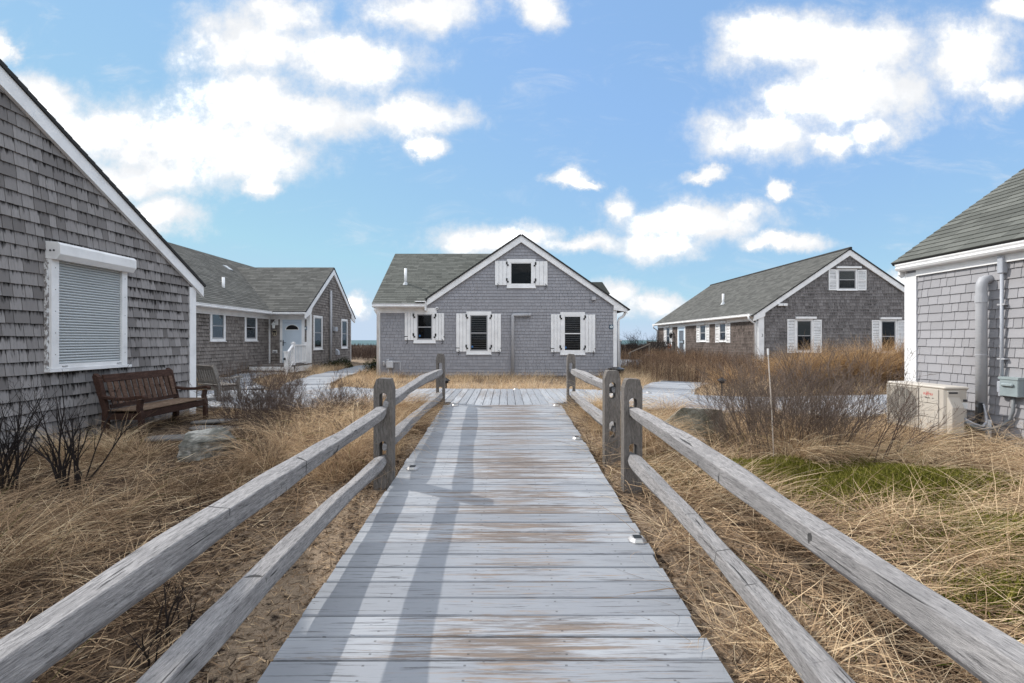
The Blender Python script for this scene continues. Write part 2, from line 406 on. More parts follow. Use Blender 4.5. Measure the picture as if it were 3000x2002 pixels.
M['bench_slat'] = mk_weathered('worn_teak', 'obj', (.22, .145, .105), (.10, .058, .043), (.03, .018, .014), (.01, .006, .005), .8, .45)
M['bench_seat'] = mk_weathered('worn_seat_teak', 'obj', (.30, .22, .155), (.145, .095, .065), (.05, .032, .024), (.01, .006, .005), .8, .3)
M['bench_grey'] = mk_weathered('silvered_teak', 'obj', (.38, .36, .33), (.23, .21, .19), (.09, .08, .07))
M['grass'] = mk_blade('dry_grass', [(0, (.040, .027, .019)), (.22, (.155, .104, .068)), (.45, (.38, .265, .168)), (.68, (.63, .465, .295)), (.9, (.84, .68, .46)), (.93, (.86, .73, .52)), (.955, (.08, .10, .02)), (1, (.13, .16, .035))])
M['russet'] = mk_blade('russet_grass', [(0, (.05, .03, .02)), (.3, (.22, .135, .075)), (.65, (.54, .36, .19)), (1, (.76, .56, .33))])
M['weed'] = mk_blade('dried_weeds', [(0, (.045, .03, .025)), (.5, (.15, .10, .075)), (.8, (.32, .21, .13)), (1, (.50, .36, .22))])
M['scrub'] = mk_blade('beach_scrub', [(0, (.025, .018, .016)), (.6, (.085, .06, .05)), (1, (.19, .135, .10))])
M['moss'] = mk_blade('green_ground_cover', [(0, (.030, .036, .008)), (.45, (.15, .155, .028)), (1, (.42, .37, .10))])
M['green_needle'] = mk_blade('dark_green_leaves', [(0, (.008, .014, .006)), (.7, (.025, .038, .014)), (1, (.05, .06, .02))])
M['deadleaf'] = mk_blade('dead_leaves', [(0, (.10, .055, .028)), (.5, (.27, .155, .075)), (1, (.42, .28, .15))])
M['twig'] = mk_flat('bare_twigs', (.095, .066, .053), .85, .12, 14)
M['twig_dark'] = mk_flat('black_twigs', (.018, .013, .012), .8, .12, 14)
M['twig_grey'] = mk_flat('grey_brown_twigs', (.14, .107, .088), .85, .12, 14)
m, t = mat('granite'); p = pos_of(t)
n1 = t.noise(p, 5, 6, .65); n2 = t.noise(t.vm('MULTIPLY', p, (4, 4, 22)), 1.5, 5, .65, .8)
c = t.ramp(n1, [(.34, (.075, .072, .060)), (.5, (.20, .195, .172)), (.64, (.43, .42, .385))])
c = t.mix(t.m('MULTIPLY', t.smooth(n2, .5, .62), .7), c, (.10, .105, .095))
finish(t, c, .8, t.m('ADD', n1, n2), .7, .03, .2); M['granite'] = m
m, t = mat('lichen_rock'); p = pos_of(t)
n1 = t.noise(p, 9, 6, .7); n2 = t.noise(p, 2.5, 4, .6)
c = t.ramp(n1, [(.34, (.07, .066, .05)), (.5, (.185, .175, .14)), (.66, (.34, .325, .27))])
c = t.mix(t.m('MULTIPLY', t.smooth(n2, .5, .7), .4), c, (.10, .10, .05))
finish(t, c, .85, n1, .7, .03, .2); M['rock'] = m
# ground: pale sand under a litter of dark leaf and stalk
m, t = mat('sandy_ground'); p = pos_of(t)
n1 = t.noise(p, .9, 6, .6); n2 = t.noise(p, 22, 5, .7); n3 = t.noise(p, 140, 3, .6); n4 = t.noise(p, 5, 4, .6)
sand = t.ramp(n3, [(.3, (.20, .145, .10)), (.5, (.33, .25, .175)), (.75, (.44, .345, .25))])
lit = t.ramp(n2, [(.36, (.022, .016, .013)), (.5, (.075, .052, .038)), (.66, (.19, .135, .09))])
X, Y, Z = t.xyz(p)[:3]
edge = t.smooth(t.m('ABSOLUTE', X), 2.3, 1.1)
far = t.smooth(Y, 10.0, 14.0)
bare = t.m('ADD', t.m('ADD', t.m('MULTIPLY', n1, .8), t.m('MULTIPLY', n4, .4)), t.m('ADD', t.m('MULTIPLY', edge, .14), t.m('MULTIPLY', far, .12)))
f = t.smooth(t.m('ADD', bare, t.m('MULTIPLY', t.m('SUBTRACT', n2, .5), .9)), .58, .82)
c = t.mix(f, lit, sand)
heath = t.smooth(Y, 26, 32)
c = t.mix(t.m('MULTIPLY', heath, t.smooth(n1, .3, .6)), c, (.055, .04, .03))
finish(t, c, .95, t.m('ADD', n2, t.m('MULTIPLY', n3, .4)), .8, .03, .1); M['ground'] = m
m, t = mat('sea_water'); p = pos_of(t)
wv = t.noise(t.vm('MULTIPLY', p, (.006, .012, 1)), 1.0, 6, .6)
cap = t.noise(t.vm('MULTIPLY', p, (.012, .035, 1)), 1.0, 5, .6)
c = t.ramp(wv, [(.35, (.040, .085, .095)), (.6, (.075, .13, .14)), (.8, (.13, .19, .19))])
c = t.mix(t.smooth(cap, .66, .72), c, (.55, .60, .62))
finish(t, c, .7, wv, .4, 1.0, .12); M['sea'] = m

# ------------------------------------------------------------------ ground, sea
def sm(x, a, b):
    q = np.clip((np.asarray(x, float)-a)/(b-a), 0, 1); return q*q*(3-2*q)
def ramp_z(y): return -0.01 + 0.0592*(y-2.0)
def gz(x, y):
    x = np.asarray(x, float); y = np.asarray(y, float)
    mid = np.clip(-0.10 + 0.0592*(y-2.0), -0.35, 0.22)
    side = 0.02 + 0.10*sm(x, 2.5, 5.5)
    near = mid*(1-sm(np.abs(x), 1.4, 3.6)) + side*sm(np.abs(x), 1.4, 3.6)
    far = 0.0 + 0.020*np.clip(y-15, 0, 12) + 0.012*np.clip(np.abs(x)-3.5, 0, 12)
    # slightly lower than the decks where they lie
    k = sm(y, 8.5, 13.5)
    z = near*(1-k) + far*k
    z = z + 0.030*np.sin(1.9*x+0.7*y+.3)*np.sin(1.3*y-.6*x) + 0.015*np.sin(4.7*x+1.1)*np.sin(4.1*y+.4)*sm(np.abs(x), 1.2, 2.0)
    z = z*(1-sm(y, 90, 150)) + (-9.0)*sm(y, 90, 150)
    z = z + (0.10*sm(y, 30, 60)+0.10*np.sin(.13*x+.6)*sm(y, 30, 50))*(1-sm(y, 90, 150))
    return z
def lines(dense0, dense1, step, outs):
    a = list(np.arange(dense0, dense1+1e-6, step))
    lo = [dense0-o for o in outs][::-1]; hi = [dense1+o for o in outs]
    return np.array(lo+a+hi)
outs = [.6, 1.5, 3, 5, 8, 12, 18, 26, 40, 60, 90, 140, 220, 400, 800, 1600, 4000]
gx = lines(-14, 14, .2, outs); gy = np.concatenate([np.array([-4000, -800, -200, -60, -25, -12, -6]), np.arange(-3, 24, .2), np.array([24.5,25.5,27,29,32,36,40,45,50,56,62,70,80,90,96,102,108,116,126,138,150,200,400])])
XX, YY = np.meshgrid(gx, gy)
V_ = np.stack([XX, YY, gz(XX, YY)], -1).reshape(-1, 3)
nx, ny = len(gx), len(gy)
I = np.arange(nx*ny).reshape(ny, nx)
F_ = np.stack([I[:-1,:-1], I[:-1,1:], I[1:,1:], I[1:,:-1]], -1).reshape(-1, 4)
ground = np_mesh('ground', V_, F_, M['ground'])
ground.data.polygons.foreach_set('use_smooth', [True]*len(ground.data.polygons))
tag(ground, kind='structure')
sea = MB().add([(-30000, 105, -4), (30000, 105, -4), (30000, 40000, -4), (-30000, 40000, -4)], [(0,1,2,3)]).build('sea', M['sea'])
tag(sea, kind='structure')
# ------------------------------------------------------------------ boardwalk, deck, paths
rng = random.Random(7)
def plank_mesh(name, w_, th, c=.006):
    """board of length 1 along x, chamfered upper edges"""
    s = [(-w_/2, -th), (w_/2, -th), (w_/2, -c), (w_/2-c, 0), (-w_/2+c, 0), (-w_/2, -c)]
    vs_ = [(-.5, a, b) for a, b in s]+[(.5, a, b) for a, b in s]
    fs = [tuple(range(5, -1, -1)), tuple(range(6, 12))]+[(i, (i+1) % 6, 6+(i+1) % 6, 6+i) for i in range(6)]
    me = bpy.data.meshes.new(name); me.from_pydata(vs_, [], fs); return me
def joists(name, segs, parent):
    b = MB()
    for (p, q, w_) in segs:
        b.tube([p, q], w_, 4)
    return b.build(name, M['joist'], parent)

walk = MB().box(-1.0, -1.5, -.34, -.93, 8.05, -.30)
for sx in (-.98, -.05, .88):
    walk.prism([(sx, -1.5, ramp_z(-1.5)-.16), (sx+.05, -1.5, ramp_z(-1.5)-.16), (sx+.05, -1.5, ramp_z(-1.5)-.034), (sx, -1.5, ramp_z(-1.5)-.034)], (0, 9.55, 9.55*.0592))
walk = MB()
for sx in (-.98, -.05, .88):
    walk.prism([(sx, -1.5, ramp_z(-1.5)-.18), (sx+.05, -1.5, ramp_z(-1.5)-.18), (sx+.05, -1.5, ramp_z(-1.5)-.034), (sx, -1.5, ramp_z(-1.5)-.034)], (0, 9.55, 9.55*.0592))
boardwalk = walk.build('boardwalk', M['joist']); tag(boardwalk, kind='structure')
pm = plank_mesh('board', .148, .034); pm.materials.append(M['deck_x'])
y = 8.085-.078; k = 0
while y > -1.4:
    o = bpy.data.objects.new('board', pm); link(o, boardwalk)
    l = 2.09+rng.uniform(-.012, .012)
    o.location = (-.045+rng.uniform(-.008, .008), y, ramp_z(y)+rng.uniform(-.002, .002))
    o.scale = (l, 1, 1); o.rotation_euler = (math.atan(.0592)+rng.uniform(-.008, .008), rng.uniform(-.001, .001), rng.uniform(-.0025, .0025))
    y -= .1565
NEAR = [(-10,9.7),(-6.4,9.5),(-6.0,9.28),(-4.9,8.86),(-2.5,8.45),(-1.62,8.5),(-1.04,8.5),(-1.03,8.092),(1.0,8.092),(1.02,8.5),(1.62,8.45),(2.5,7.7),(5.8,7.32),(6.2,7.62),(10,7.7)]
FAR = [(-10,12.3),(-4.75,12.35),(-4.6,13.0),(-3.3,11.65),(-1.5,10.85),(0,10.75),(1.5,10.85),(2.9,10.2),(4.3,9.85),(5.2,9.75),(10,10.6)]
DZ = [(-10,.13),(-4.9,.16),(-2.5,.29),(-1.6,.348),(2.8,.348),(5.8,.27),(10,.26)]
ip = lambda T, x: float(np.interp(x, [a for a, b in T], [b for a, b in T]))
jb = MB()
for q in np.linspace(.06, .94, 4):
    xs = np.linspace(-9.9, 9.9, 40)
    pts = [Vector((x, ip(NEAR, x)*(1-q)+ip(FAR, x)*q, ip(DZ, x)-.085)) for x in xs]
    jb.tube(pts, .05, 4)
jb.tube([(x, ip(NEAR, x)+.06, ip(DZ, x)-.10) for x in np.linspace(-9.9, -1.06, 30)], .065, 4)
jb.tube([(x, ip(NEAR, x)+.06, ip(DZ, x)-.10) for x in np.linspace(1.06, 9.9, 30)], .065, 4)
deck = jb.build('deck', M['joist']); tag(deck, kind='structure')
pd = plank_mesh('board_long', .142, .034); pd.materials.append(M['deck_y'])
x = -9.9
while x < 9.9:
    y0, y1 = ip(NEAR, x), ip(FAR, x); zz = ip(DZ, x); sl = math.atan((ip(DZ, x+.07)-ip(DZ, x-.07))/.14)
    o = bpy.data.objects.new('board', pd); link(o, deck)
    o.location = (x, (y0+y1)/2+rng.uniform(-.01, .01), zz+rng.uniform(-.002, .002)); o.scale = (y1-y0, 1, 1)
    o.rotation_euler = (-sl, 0, R(90)+rng.uniform(-.001, .001))
    x += .1495
pw = plank_mesh('board_short', .145, .034); pw.materials.append(M['deck_x'])
def board_path(pts, width, lift):
    P = [Vector((a, b, 0)) for a, b in pts]
    L = [0]
    for a, b in zip(P, P[1:]): L.append(L[-1]+(b-a).length)
    def at(s):
        x = float(np.interp(s, L, [p.x for p in P])); y = float(np.interp(s, L, [p.y for p in P])); return x, y
    st = MB()
    for side in (-.4, .4):
        q = []
        for s in np.linspace(0, L[-1], 24):
            x, y = at(s); x2, y2 = at(min(s+.2, L[-1])); x1, y1 = at(max(0, s-.2)); h = math.atan2(y2-y1, x2-x1)
            px, py = x-math.sin(h)*side*width, y+math.cos(h)*side*width
            q.append((px, py, float(gz(x, y))+lift-.085))
        st.tube(q, .05, 4)
    path = st.build('path', M['joist']); tag(path, kind='structure')
    s = .075
    while s < L[-1]:
        x, y = at(s); x2, y2 = at(min(s+.3, L[-1])); x1, y1 = at(max(0, s-.3)); h = math.atan2(y2-y1, x2-x1)
        o = bpy.data.objects.new('board', pw); link(o, path)
        o.location = (x, y, float(gz(x, y))+lift+rng.uniform(-.002, .002)); o.scale = (width+rng.uniform(-.01, .01), 1, 1)
        o.rotation_euler = (0, 0, h+R(90)+rng.uniform(-.004, .004)); s += .152
    return path
board_path([(-5.5, 12.55), (-6.2, 14.2), (-6.6, 17), (-6.5, 21), (-5.9, 26)], 1.35, .10)
board_path([(3.55, 10.45), (4.0, 11.6), (4.7, 13.2), (5.9, 15.0)], 1.5, .10)
board_path([(5.6, 22), (6.6, 24.5), (7.4, 27)], 1.6, .08)
board_path([(-7.2, 12.5), (-9.2, 15.2), (-9.5, 17.9)], 1.2, .10)

# ------------------------------------------------------------------ courses of shingles
def clip(poly, a, b, c):
    """keep a*u+b*v<=c"""
    out = []
    for i in range(len(poly)):
        p, q = poly[i], poly[(i+1) % len(poly)]
        dp, dq = a*p[0]+b*p[1]-c, a*q[0]+b*q[1]-c
        if dp <= 0: out.append(p)
        if (dp < 0 < dq) or (dq < 0 < dp):
            s = dp/(dp-dq); out.append((p[0]+(q[0]-p[0])*s, p[1]+(q[1]-p[1])*s))
    return out
def minus(rects, hole):
    out = []
    for (a, b, c, d) in rects:
        ha, hb, hc, hd = hole
        if hc <= a or ha >= c or hd <= b or hb >= d: out.append((a, b, c, d)); continue
        if ha-a > .01: out.append((a, b, ha, d))
        if c-hc > .01: out.append((hc, b, c, d))
        a2, c2 = max(a, ha), min(c, hc)
        if hb-b > .01: out.append((a2, b, c2, hb))
        if d-hd > .01: out.append((a2, hd, c2, d))
    return out
def screen_area(c, n, area):
    d = Vector((0, 0, EYE))-c; dist = d.length
    if c.y < .4: return 0
    uu, vv = c.x/c.y, (c.z-EYE)/c.y
    if uu < -1.15 or uu > 1.18 or vv > .79 or vv < -.8: return 0
    f = d.normalized().dot(n)
    return max(0, f)*area/(dist*dist)
SH_MESH = {}
class House:
    def __init__(s, root): s.root = root; s.c = {}
    def courses(s, kind, holder, F, poly, h, widths, tb, tt, gap, mat_, holes=(), jit=0.0, seed=1, joinery=None):
        """kind: part name. poly: convex outline in (u,v)"""
        rg = random.Random(seed)
        O, U, V, N = F
        us = [p[0] for p in poly]; vs_ = [p[1] for p in poly]
        # outline as half planes (counter-clockwise)
        ar = sum(poly[i][0]*poly[(i+1) % len(poly)][1]-poly[(i+1) % len(poly)][0]*poly[i][1] for i in range(len(poly)))
        pl = poly if ar > 0 else poly[::-1]
        hp = []
        for i in range(len(pl)):
            p, q = pl[i], pl[(i+1) % len(pl)]
            a, b = q[1]-p[1], -(q[0]-p[0]); hp.append((a, b, a*p[0]+b*p[1]))
        v0 = min(vs_); stuff_v = []; stuff_f = []; stuff_t = []
        cand = s.c.setdefault(kind, [])
        while v0 < max(vs_)-.01:
            u0 = min(us)-rg.random()*.3
            while u0 < max(us):
                wd = rg.choice(widths)
                if jit: wd_v = rg.uniform(-jit, jit)
                else: wd_v = 0
                full = (u0+gap/2, v0+wd_v, u0+wd-gap/2, v0+h)
                rects = [full]
                for H in holes: rects = minus(rects, H)
                for rc in rects:
                    q = [(rc[0], rc[1]), (rc[2], rc[1]), (rc[2], rc[3]), (rc[0], rc[3])]
                    whole = rc == full
                    for (a, b, c) in hp:
                        if all(a*x+b*y <= c+1e-9 for x, y in q): continue
                        whole = False; q = clip(q, a, b, c)
                        if len(q) < 3: break
                    if len(q) < 3: continue
                    A = abs(sum(q[i][0]*q[(i+1) % len(q)][1]-q[(i+1) % len(q)][0]*q[i][1] for i in range(len(q))))/2
                    if A < 4e-5: continue
                    cu = sum(p[0] for p in q)/len(q); cv = sum(p[1] for p in q)/len(q)
                    cw = O+U*cu+V*cv+N*tb
                    cand.append((screen_area(cw, N, A) if whole else 0, dict(F=F, q=q, v0=v0, h=h, tb=tb, tt=tt, wd=wd, gap=gap, mat=mat_, whole=whole, holder=holder, dv=wd_v, rt=rg.random())))
                u0 += wd
            v0 += h
    def flush(s, limit=300):
        for kind, cand in s.c.items():
            cand.sort(key=lambda a: -a[0])
            single = [c for a, c in cand[:limit] if a > 0]
            rest = [c for a, c in cand[len(single):]]
            for c in single:
                O, U, V, N = c['F']; key = (kind, c['mat'].name, round(c['wd'], 3), c['h'])
                q = c['q']; W_ = q[1][0]-q[0][0]; H_ = q[2][1]-q[0][1]
                if key not in SH_MESH:
                    me = bpy.data.meshes.new(kind); tb, tt, h = c['tb'], c['tt'], c['h']
                    g = lambda y: tb+(tt-tb)*y/h
                    w2 = W_/2
                    me.from_pydata([(-w2,0,0),(w2,0,0),(w2,h,0),(-w2,h,0),(-w2,0,g(0)),(w2,0,g(0)),(w2,h,g(h)),(-w2,h,g(h))], [],
                                   [(4,5,6,7),(0,1,5,4),(1,2,6,5),(2,3,7,6),(3,0,4,7)])
                    me.materials.append(c['mat']); SH_MESH[key] = me
                o = bpy.data.objects.new(kind, SH_MESH[key]); link(o, c['holder'])
                T = O+U*((q[0][0]+q[1][0])/2)+V*q[0][1]-org(c['holder'])
                mm = Matrix.Identity(4)
                for i, a in enumerate((U, V, N)):
                    for j in range(3): mm[j][i] = a[j]
                mm.translation = T
                o.matrix_local = mm @ Matrix.Diagonal((1, H_/c['h'], 1, 1))
            by = {}
            for c in rest: by.setdefault((c['holder'].name, c['mat'].name), []).append(c)
            for cs in by.values():
                v_, f_, t_ = [], [], []
                for c in cs:
                    O, U, V, N = c['F']; q = c['q']; n = len(q); b = len(v_); oo = org(c['holder'])
                    g = lambda y: c['tb']+(c['tt']-c['tb'])*(y-c['v0'])/c['h']
                    v_ += [O+U*x+V*y-oo for x, y in q]+[O+U*x+V*y+N*g(y)-oo for x, y in q]
                    f_.append(tuple(b+n+i for i in range(n)))
                    f_ += [(b+i, b+(i+1) % n, b+n+(i+1) % n, b+n+i) for i in range(n)]
                    t_ += [c['rt']]*(2*n)
                me = bpy.data.meshes.new(kind+'s'); me.from_pydata(v_, [], f_)
                a = me.attributes.new('tint', 'FLOAT', 'POINT'); a.data.foreach_set('value', t_)
                me.materials.append(cs[0]['mat'])
                o = link(bpy.data.objects.new(kind+'s', me), cs[0]['holder']); o['kind'] = 'stuff'

# ------------------------------------------------------------------ windows, shutters, gutters
def window(hs, F, u0, u1, v0, v1, tr=.085, mode='plain', sill=True, casing='white', sash='sash', mid=True, name='window', meet=.5):
    O, U, V, N = F; P = hs.root
    b = MB(); d = .034
    b.ob(F, u0, u0+tr, v0, v1, .002, d); b.ob(F, u1-tr, u1, v0, v1, .002, d)
    b.ob(F, u0+tr, u1-tr, v1-tr, v1, .002, d); b.ob(F, u0+tr, u1-tr, v0, v0+tr*.8, .002, d+.004)
    w_ = b.build(name, M[casing], P)
    if sill:
        MB().ob(F, u0-.015, u1+.015, v0-.028, v0-.001, .002, d+.03).build('sill', M[casing], w_)
    a0, a1, c0, c1 = u0+tr+.001, u1-tr-.001, v0+tr*.8+.001, v1-tr-.001
    st = .038; vm_ = c0+(c1-c0)*meet
    s = MB(); n0, n1 = .012, .026
    s.ob(F, a0, a0+st, c0, c1, n0, n1); s.ob(F, a1-st, a1, c0, c1, n0, n1)
    s.ob(F, a0+st, a1-st, c1-st, c1, n0, n1); s.ob(F, a0+st, a1-st, c0, c0+st*1.3, n0, n1)
    if mid: s.ob(F, a0+st, a1-st, vm_-.018, vm_+.018, n0, n1+.004)
    s.build('sash', M[sash], w_)
    MB().ob(F, a0, a1, c0, c1, .003, .005).build('dark_interior', M['room'], w_)  # flat panel on the wall; the unlit room's darkness is its colour
    if mode == 'blind':
        q = MB(); v = c0+st*1.3+.01
        while v < c1-st:
            q.ob(F, a0+st+.005, a1-st-.005, v, v+.020, .0055, .0085); v += .072
        q.build('blind', M['blind'], w_)
    elif mode == 'shade':
        MB().ob(F, a0+st, a1-st, c0+(c1-c0)*.52, c1-st, .0055, .008).build('shade', M['shade_cloth'], w_)
    if mid:
        MB().ob(F, a0+st, a1-st, c0+st*1.3, vm_-.018, .013, .0145).build('pane', M['glass'], w_)
        MB().ob(F, a0+st, a1-st, vm_+.018, c1-st, .013, .0145).build('pane', M['glass'], w_)
    else:
        MB().ob(F, a0+st, a1-st, c0+st*1.3, c1-st, .013, .0145).build('pane', M['glass'], w_)
    return w_
def board_shutter(hs, F, u0, u1, v0, v1, outer):
    """three upright boards; outer=-1 when the free edge is on the left"""
    O, U, V, N = F
    bt = MB()
    for vv in (v0+.16*(v1-v0), v1-.16*(v1-v0)): bt.ob(F, u0+.02, u1-.02, vv-.04, vv+.04, .016, .030)
    sh = bt.build('shutter', M['white'], hs.root)
    w3 = (u1-u0)/3
    for i in range(3):
        MB().ob(F, u0+i*w3+.004, u0+(i+1)*w3-.004, v0, v1, .031, .052).build('board', M['white'], sh, bevel=.003)
    hin = u1 if outer < 0 else u0
    for vv in (v1-.14, v0+.16):
        q = MB(); sg = 1 if outer < 0 else -1
        a, b_ = sorted((hin-sg*.03, hin+sg*.03))
        q.ob(F, a, b_, vv, vv+.11, .053, .062)
        a, b_ = sorted((hin+sg*.012, hin+sg*.075)); q.ob(F, a, b_, vv-.06, vv-.001, .053, .062)
        q.build('hinge', M['black'], sh)
    fr = u0 if outer < 0 else u1; sg = 1 if outer < 0 else -1
    q = MB(); cx = fr+sg*.09
    P = lambda a, b, c: O+U*a+V*b+N*c
    pts = []
    for t_ in np.linspace(0, 1, 12):
        pts.append(P(cx+.035*math.sin(t_*math.pi*2.2)*(1 if t_ < .5 else -1), v0+.06-.20*t_, .058))
    q.tube(pts, .009, 5); q.build('shutter_dog', M['black'], sh)
    if v1-v0 > 1:
        a, b_ = sorted((fr-sg*.02, fr+sg*(.13 if outer < 0 else .03)))
        MB().ob(F, a, b_, v0+.13, v0+.155, .053, .062).build('bolt', M['black'], sh)
    return sh
def louvre_shutter(hs, F, u0, u1, v0, v1):
    b = MB(); s = .045
    b.ob(F, u0, u0+s, v0, v1, .017, .045); b.ob(F, u1-s, u1, v0, v1, .017, .045)
    mid = (v0+v1)/2
    for a, c in ((v0, v0+.07), (mid-.035, mid+.035), (v1-.06, v1)): b.ob(F, u0+s, u1-s, a, c, .017, .044)
    sh = b.build('shutter', M['white'], hs.root)
    O, U, V, N = F; q = MB()
    for lo, hi in ((v0+.07, mid-.035), (mid+.035, v1-.06)):
        n = max(3, int((hi-lo)/.045)); st = (hi-lo)/n
        for i in range(n):
            v = lo+st*i
            G = (O+V*v, U, (V+N*-.55).normalized(), (N+V*.55).normalized())
            q.ob(G, u0+s+.002, u1-s-.002, .0, st*1.02, .036, .041)
    q.build('louvres', M['white'], sh)
    return sh
GP = [(0, 0), (.11, .015), (.13, .05), (.115, .075), (.13, .105), (.13, .125), (.115, .125), (.105, .10), (0, .11)]
def gutter(hs, P0, P1, out, name='gutter', m='white', sc=1.0):
    """trough along P0-P1, profile projecting along out"""
    P0, P1, out = Vector(P0), Vector(P1), Vector(out)
    b = MB(); b.prism([P0+out*a*sc+VZ*z*sc for a, z in GP], P1-P0)
    return b.build(name, M[m], hs.root)
def rake(hs, pts, n0, n1, F, name='rake_board', m='white'):
    return MB().fprism(F, pts, n0, n1).build(name, M[m], hs.root)
def text(body, size, F, u, v, n, m, parent, name='lettering', align='CENTER', ext=.0015, sx=1.0):
    cu = bpy.data.curves.new(name, 'FONT'); cu.body = body; cu.size = size; cu.align_x = align; cu.align_y = 'CENTER'; cu.extrude = ext
    ob = bpy.data.objects.new('tmp', cu); COL.objects.link(ob)
    dg = bpy.context.evaluated_depsgraph_get()
    me = bpy.data.meshes.new_from_object(ob.evaluated_get(dg)); bpy.data.objects.remove(ob); bpy.data.curves.remove(cu)
    O, U, V, N = F
    me.materials.clear(); me.materials.append(m); me.name = name
    o = link(bpy.data.objects.new(name, me), parent)
    mm = Matrix.Identity(4)
    for i, a in enumerate((U, V, N)):
        for j in range(3): mm[j][i] = a[j]
    mm.translation = O+U*u+V*v+N*n-org(parent)
    o.matrix_local = mm @ Matrix.Diagonal((sx, 1, 1, 1)); ORG[o.name] = org(parent)
    return o
def pipe(name, pts, r, m, parent, n=10, collars=()):
    o = MB().tube(pts, r, n).build(name, M[m], parent, smooth=True)
    for (p, q, rr) in collars: MB().tube([p, q], rr, n).build('collar', M[m], o)
    return o
def number_sign(hs, F, u, v, s, num):
    b = MB().ob(F, u-s/2, u+s/2, v-s/2, v+s/2, .022, .034).build('number_sign', M['navy'], hs.root)
    MB().fprism(F, [(u+s*.40*math.sin(a), v+s*.40*math.cos(a)) for a in [i*2*math.pi/5 for i in range(5)]], .0345, .037).build('star', M['sign_white'], b)
    text(num, s*.62, F, u, v, .0385, M['teal'], b)
    return b
WID5 = [.10, .125, .15, .175, .20]
# ------------------------------------------------------------------ houses
def roof_plane(hs, O, U, up, length, rise_run, m_sh, name='roof', poly=None, th=.05, h=.142, seed=3, edge='roof_edge', shingle=True, wid=(.22, .30, .36, .42)):
    """O: eave corner; U along the eave; up: horizontal unit vector towards the ridge; rise_run=(run, rise)"""
    O, U, up = Vector(O), Vector(U), Vector(up)
    run, rise = rise_run; S = (up*run+VZ*rise); sl = S.length; S.normalize()
    N = U.cross(S).normalized()
    if N.z < 0: N = -N
    F = (O, U, S, N)
    pl = poly or [(0, 0), (length, 0), (length, sl), (0, sl)]
    r_ = MB().fprism(F, pl, 0, th).build(name, M[edge], hs.root)
    if shingle:
        F2 = (O+N*(th+.001), U, S, N)
        hs.courses('roof_shingle', r_, F2, pl, h, list(wid), .012, .002, .006, M[m_sh], seed=seed)
    return r_, F, sl

# ---- near left cottage -------------------------------------------------
r0 = empty('shingled_cottage', (-6.3, 4.6, 0), 'weathered grey cottage with a closed roller shutter, behind the red-brown bench', 'house')
NL = House(r0)
zl = lambda Y: 2.618+.601*(9.38-Y)
body = MB().prism([(-6.302, 0, -.4), (-6.302, 9.2, -.4), (-6.302, 9.2, zl(9.2)-.03), (-6.302, 4.6, zl(4.6)-.03), (-6.302, 0, zl(9.2)-.03)], (-8, 0, 0)).build('wall', M['sh_left'], r0)
FL = frame((-6.3, 0, 0), (0, 1, 0), (1, 0, 0))
NL.courses('shingle', body, FL, [(3.0, .03), (9.05, .03), (9.05, zl(9.05)-.16), (5.3, zl(5.3)-.16), (3.0, zl(3.0)-.16)], .169, WID5+[.13, .16], .024, .004, .008, M['sh_left'],
           holes=[(6.22, 1.07, 7.50, 2.80)], jit=.004, seed=11)
MB().ob(FL, 9.05, 9.215, -.1, zl(9.13)-.21, .001, .032).build('corner_board', M['white'], r0)
MB().box(-6.46, 9.201, -.1, -6.269, 9.232, 2.5).build('corner_board', M['white'], r0)
rake(NL, [(4.6, zl(4.6)), (9.40, zl(9.40)), (9.40, zl(9.40)-.21), (9.22, zl(9.22)-.20), (4.6, zl(4.6)-.235)], .020, .075, FL)
rake(NL, [(9.2-q, z_) for q, z_ in ((4.6, zl(4.6)), (9.40, zl(9.40)), (9.40, zl(9.40)-.21), (9.22, zl(9.22)-.20), (4.6, zl(4.6)-.235))], .021, .075, FL)
roof_plane(NL, (-14.4, 9.42, zl(9.42)+.002), (1, 0, 0), (0, -1, 0), 8.2, (4.82, 4.82*.601), 'roof_green', seed=5, th=.045)
roof_plane(NL, (-14.4, -.22, zl(9.42)+.002), (1, 0, 0), (0, 1, 0), 8.2, (4.82, 4.82*.601), 'roof_green', seed=6, th=.045, shingle=False)
# roller shutter: housing, rails, slats
cas = MB().ob(FL, 6.205, 6.235, 1.06, 2.62, .002, .05).build('old_casing', M['white_peel'], r0)
win = MB()
win.ob(FL, 6.236, 6.345, 1.10, 2.62, .002, .085); win.ob(FL, 7.39, 7.49, 1.10, 2.62, .002, .085)
win.ob(FL, 6.345, 7.39, 1.10, 1.165, .03, .07)
roll = win.build('roller_shutter', M['white'], r0, bevel=.003)
MB().ob(FL, 6.20, 7.56, 1.06, 1.098, .002, .10).build('sill', M['white'], roll)
box = MB().prism([Vector((-6.298, 6.225, 2.62)), Vector((-6.14, 6.225, 2.605)), Vector((-6.085, 6.225, 2.68)), Vector((-6.085, 6.225, 2.81)), Vector((-6.12, 6.225, 2.845)), Vector((-6.298, 6.225, 2.86))], (0, 1.29, 0)).build('shutter_box', M['white'], roll, bevel=.004)
for zz_, q in ((2.73, -6.22), (2.73, -6.17)):
    MB().tube([(q, 6.2235, zz_), (q, 6.219, zz_)], .014, 8).build('screw', M['dkprint'], roll)
for zz_ in (1.3, 1.6, 1.9, 2.2, 2.5):
    for yy in (6.29, 7.44): MB().tube([(-6.216, yy, zz_), (-6.212, yy, zz_)], .006, 6).build('screw', M['dkprint'], roll)
MB().ob(FL, 6.40, 6.47, 1.125, 1.14, .071, .085).build('pull', M['steel'], roll)
MB().ob(FL, 7.30, 7.37, 1.125, 1.14, .071, .085).build('pull', M['steel'], roll)
ns = 37; sh_ = (2.62-1.167)/ns
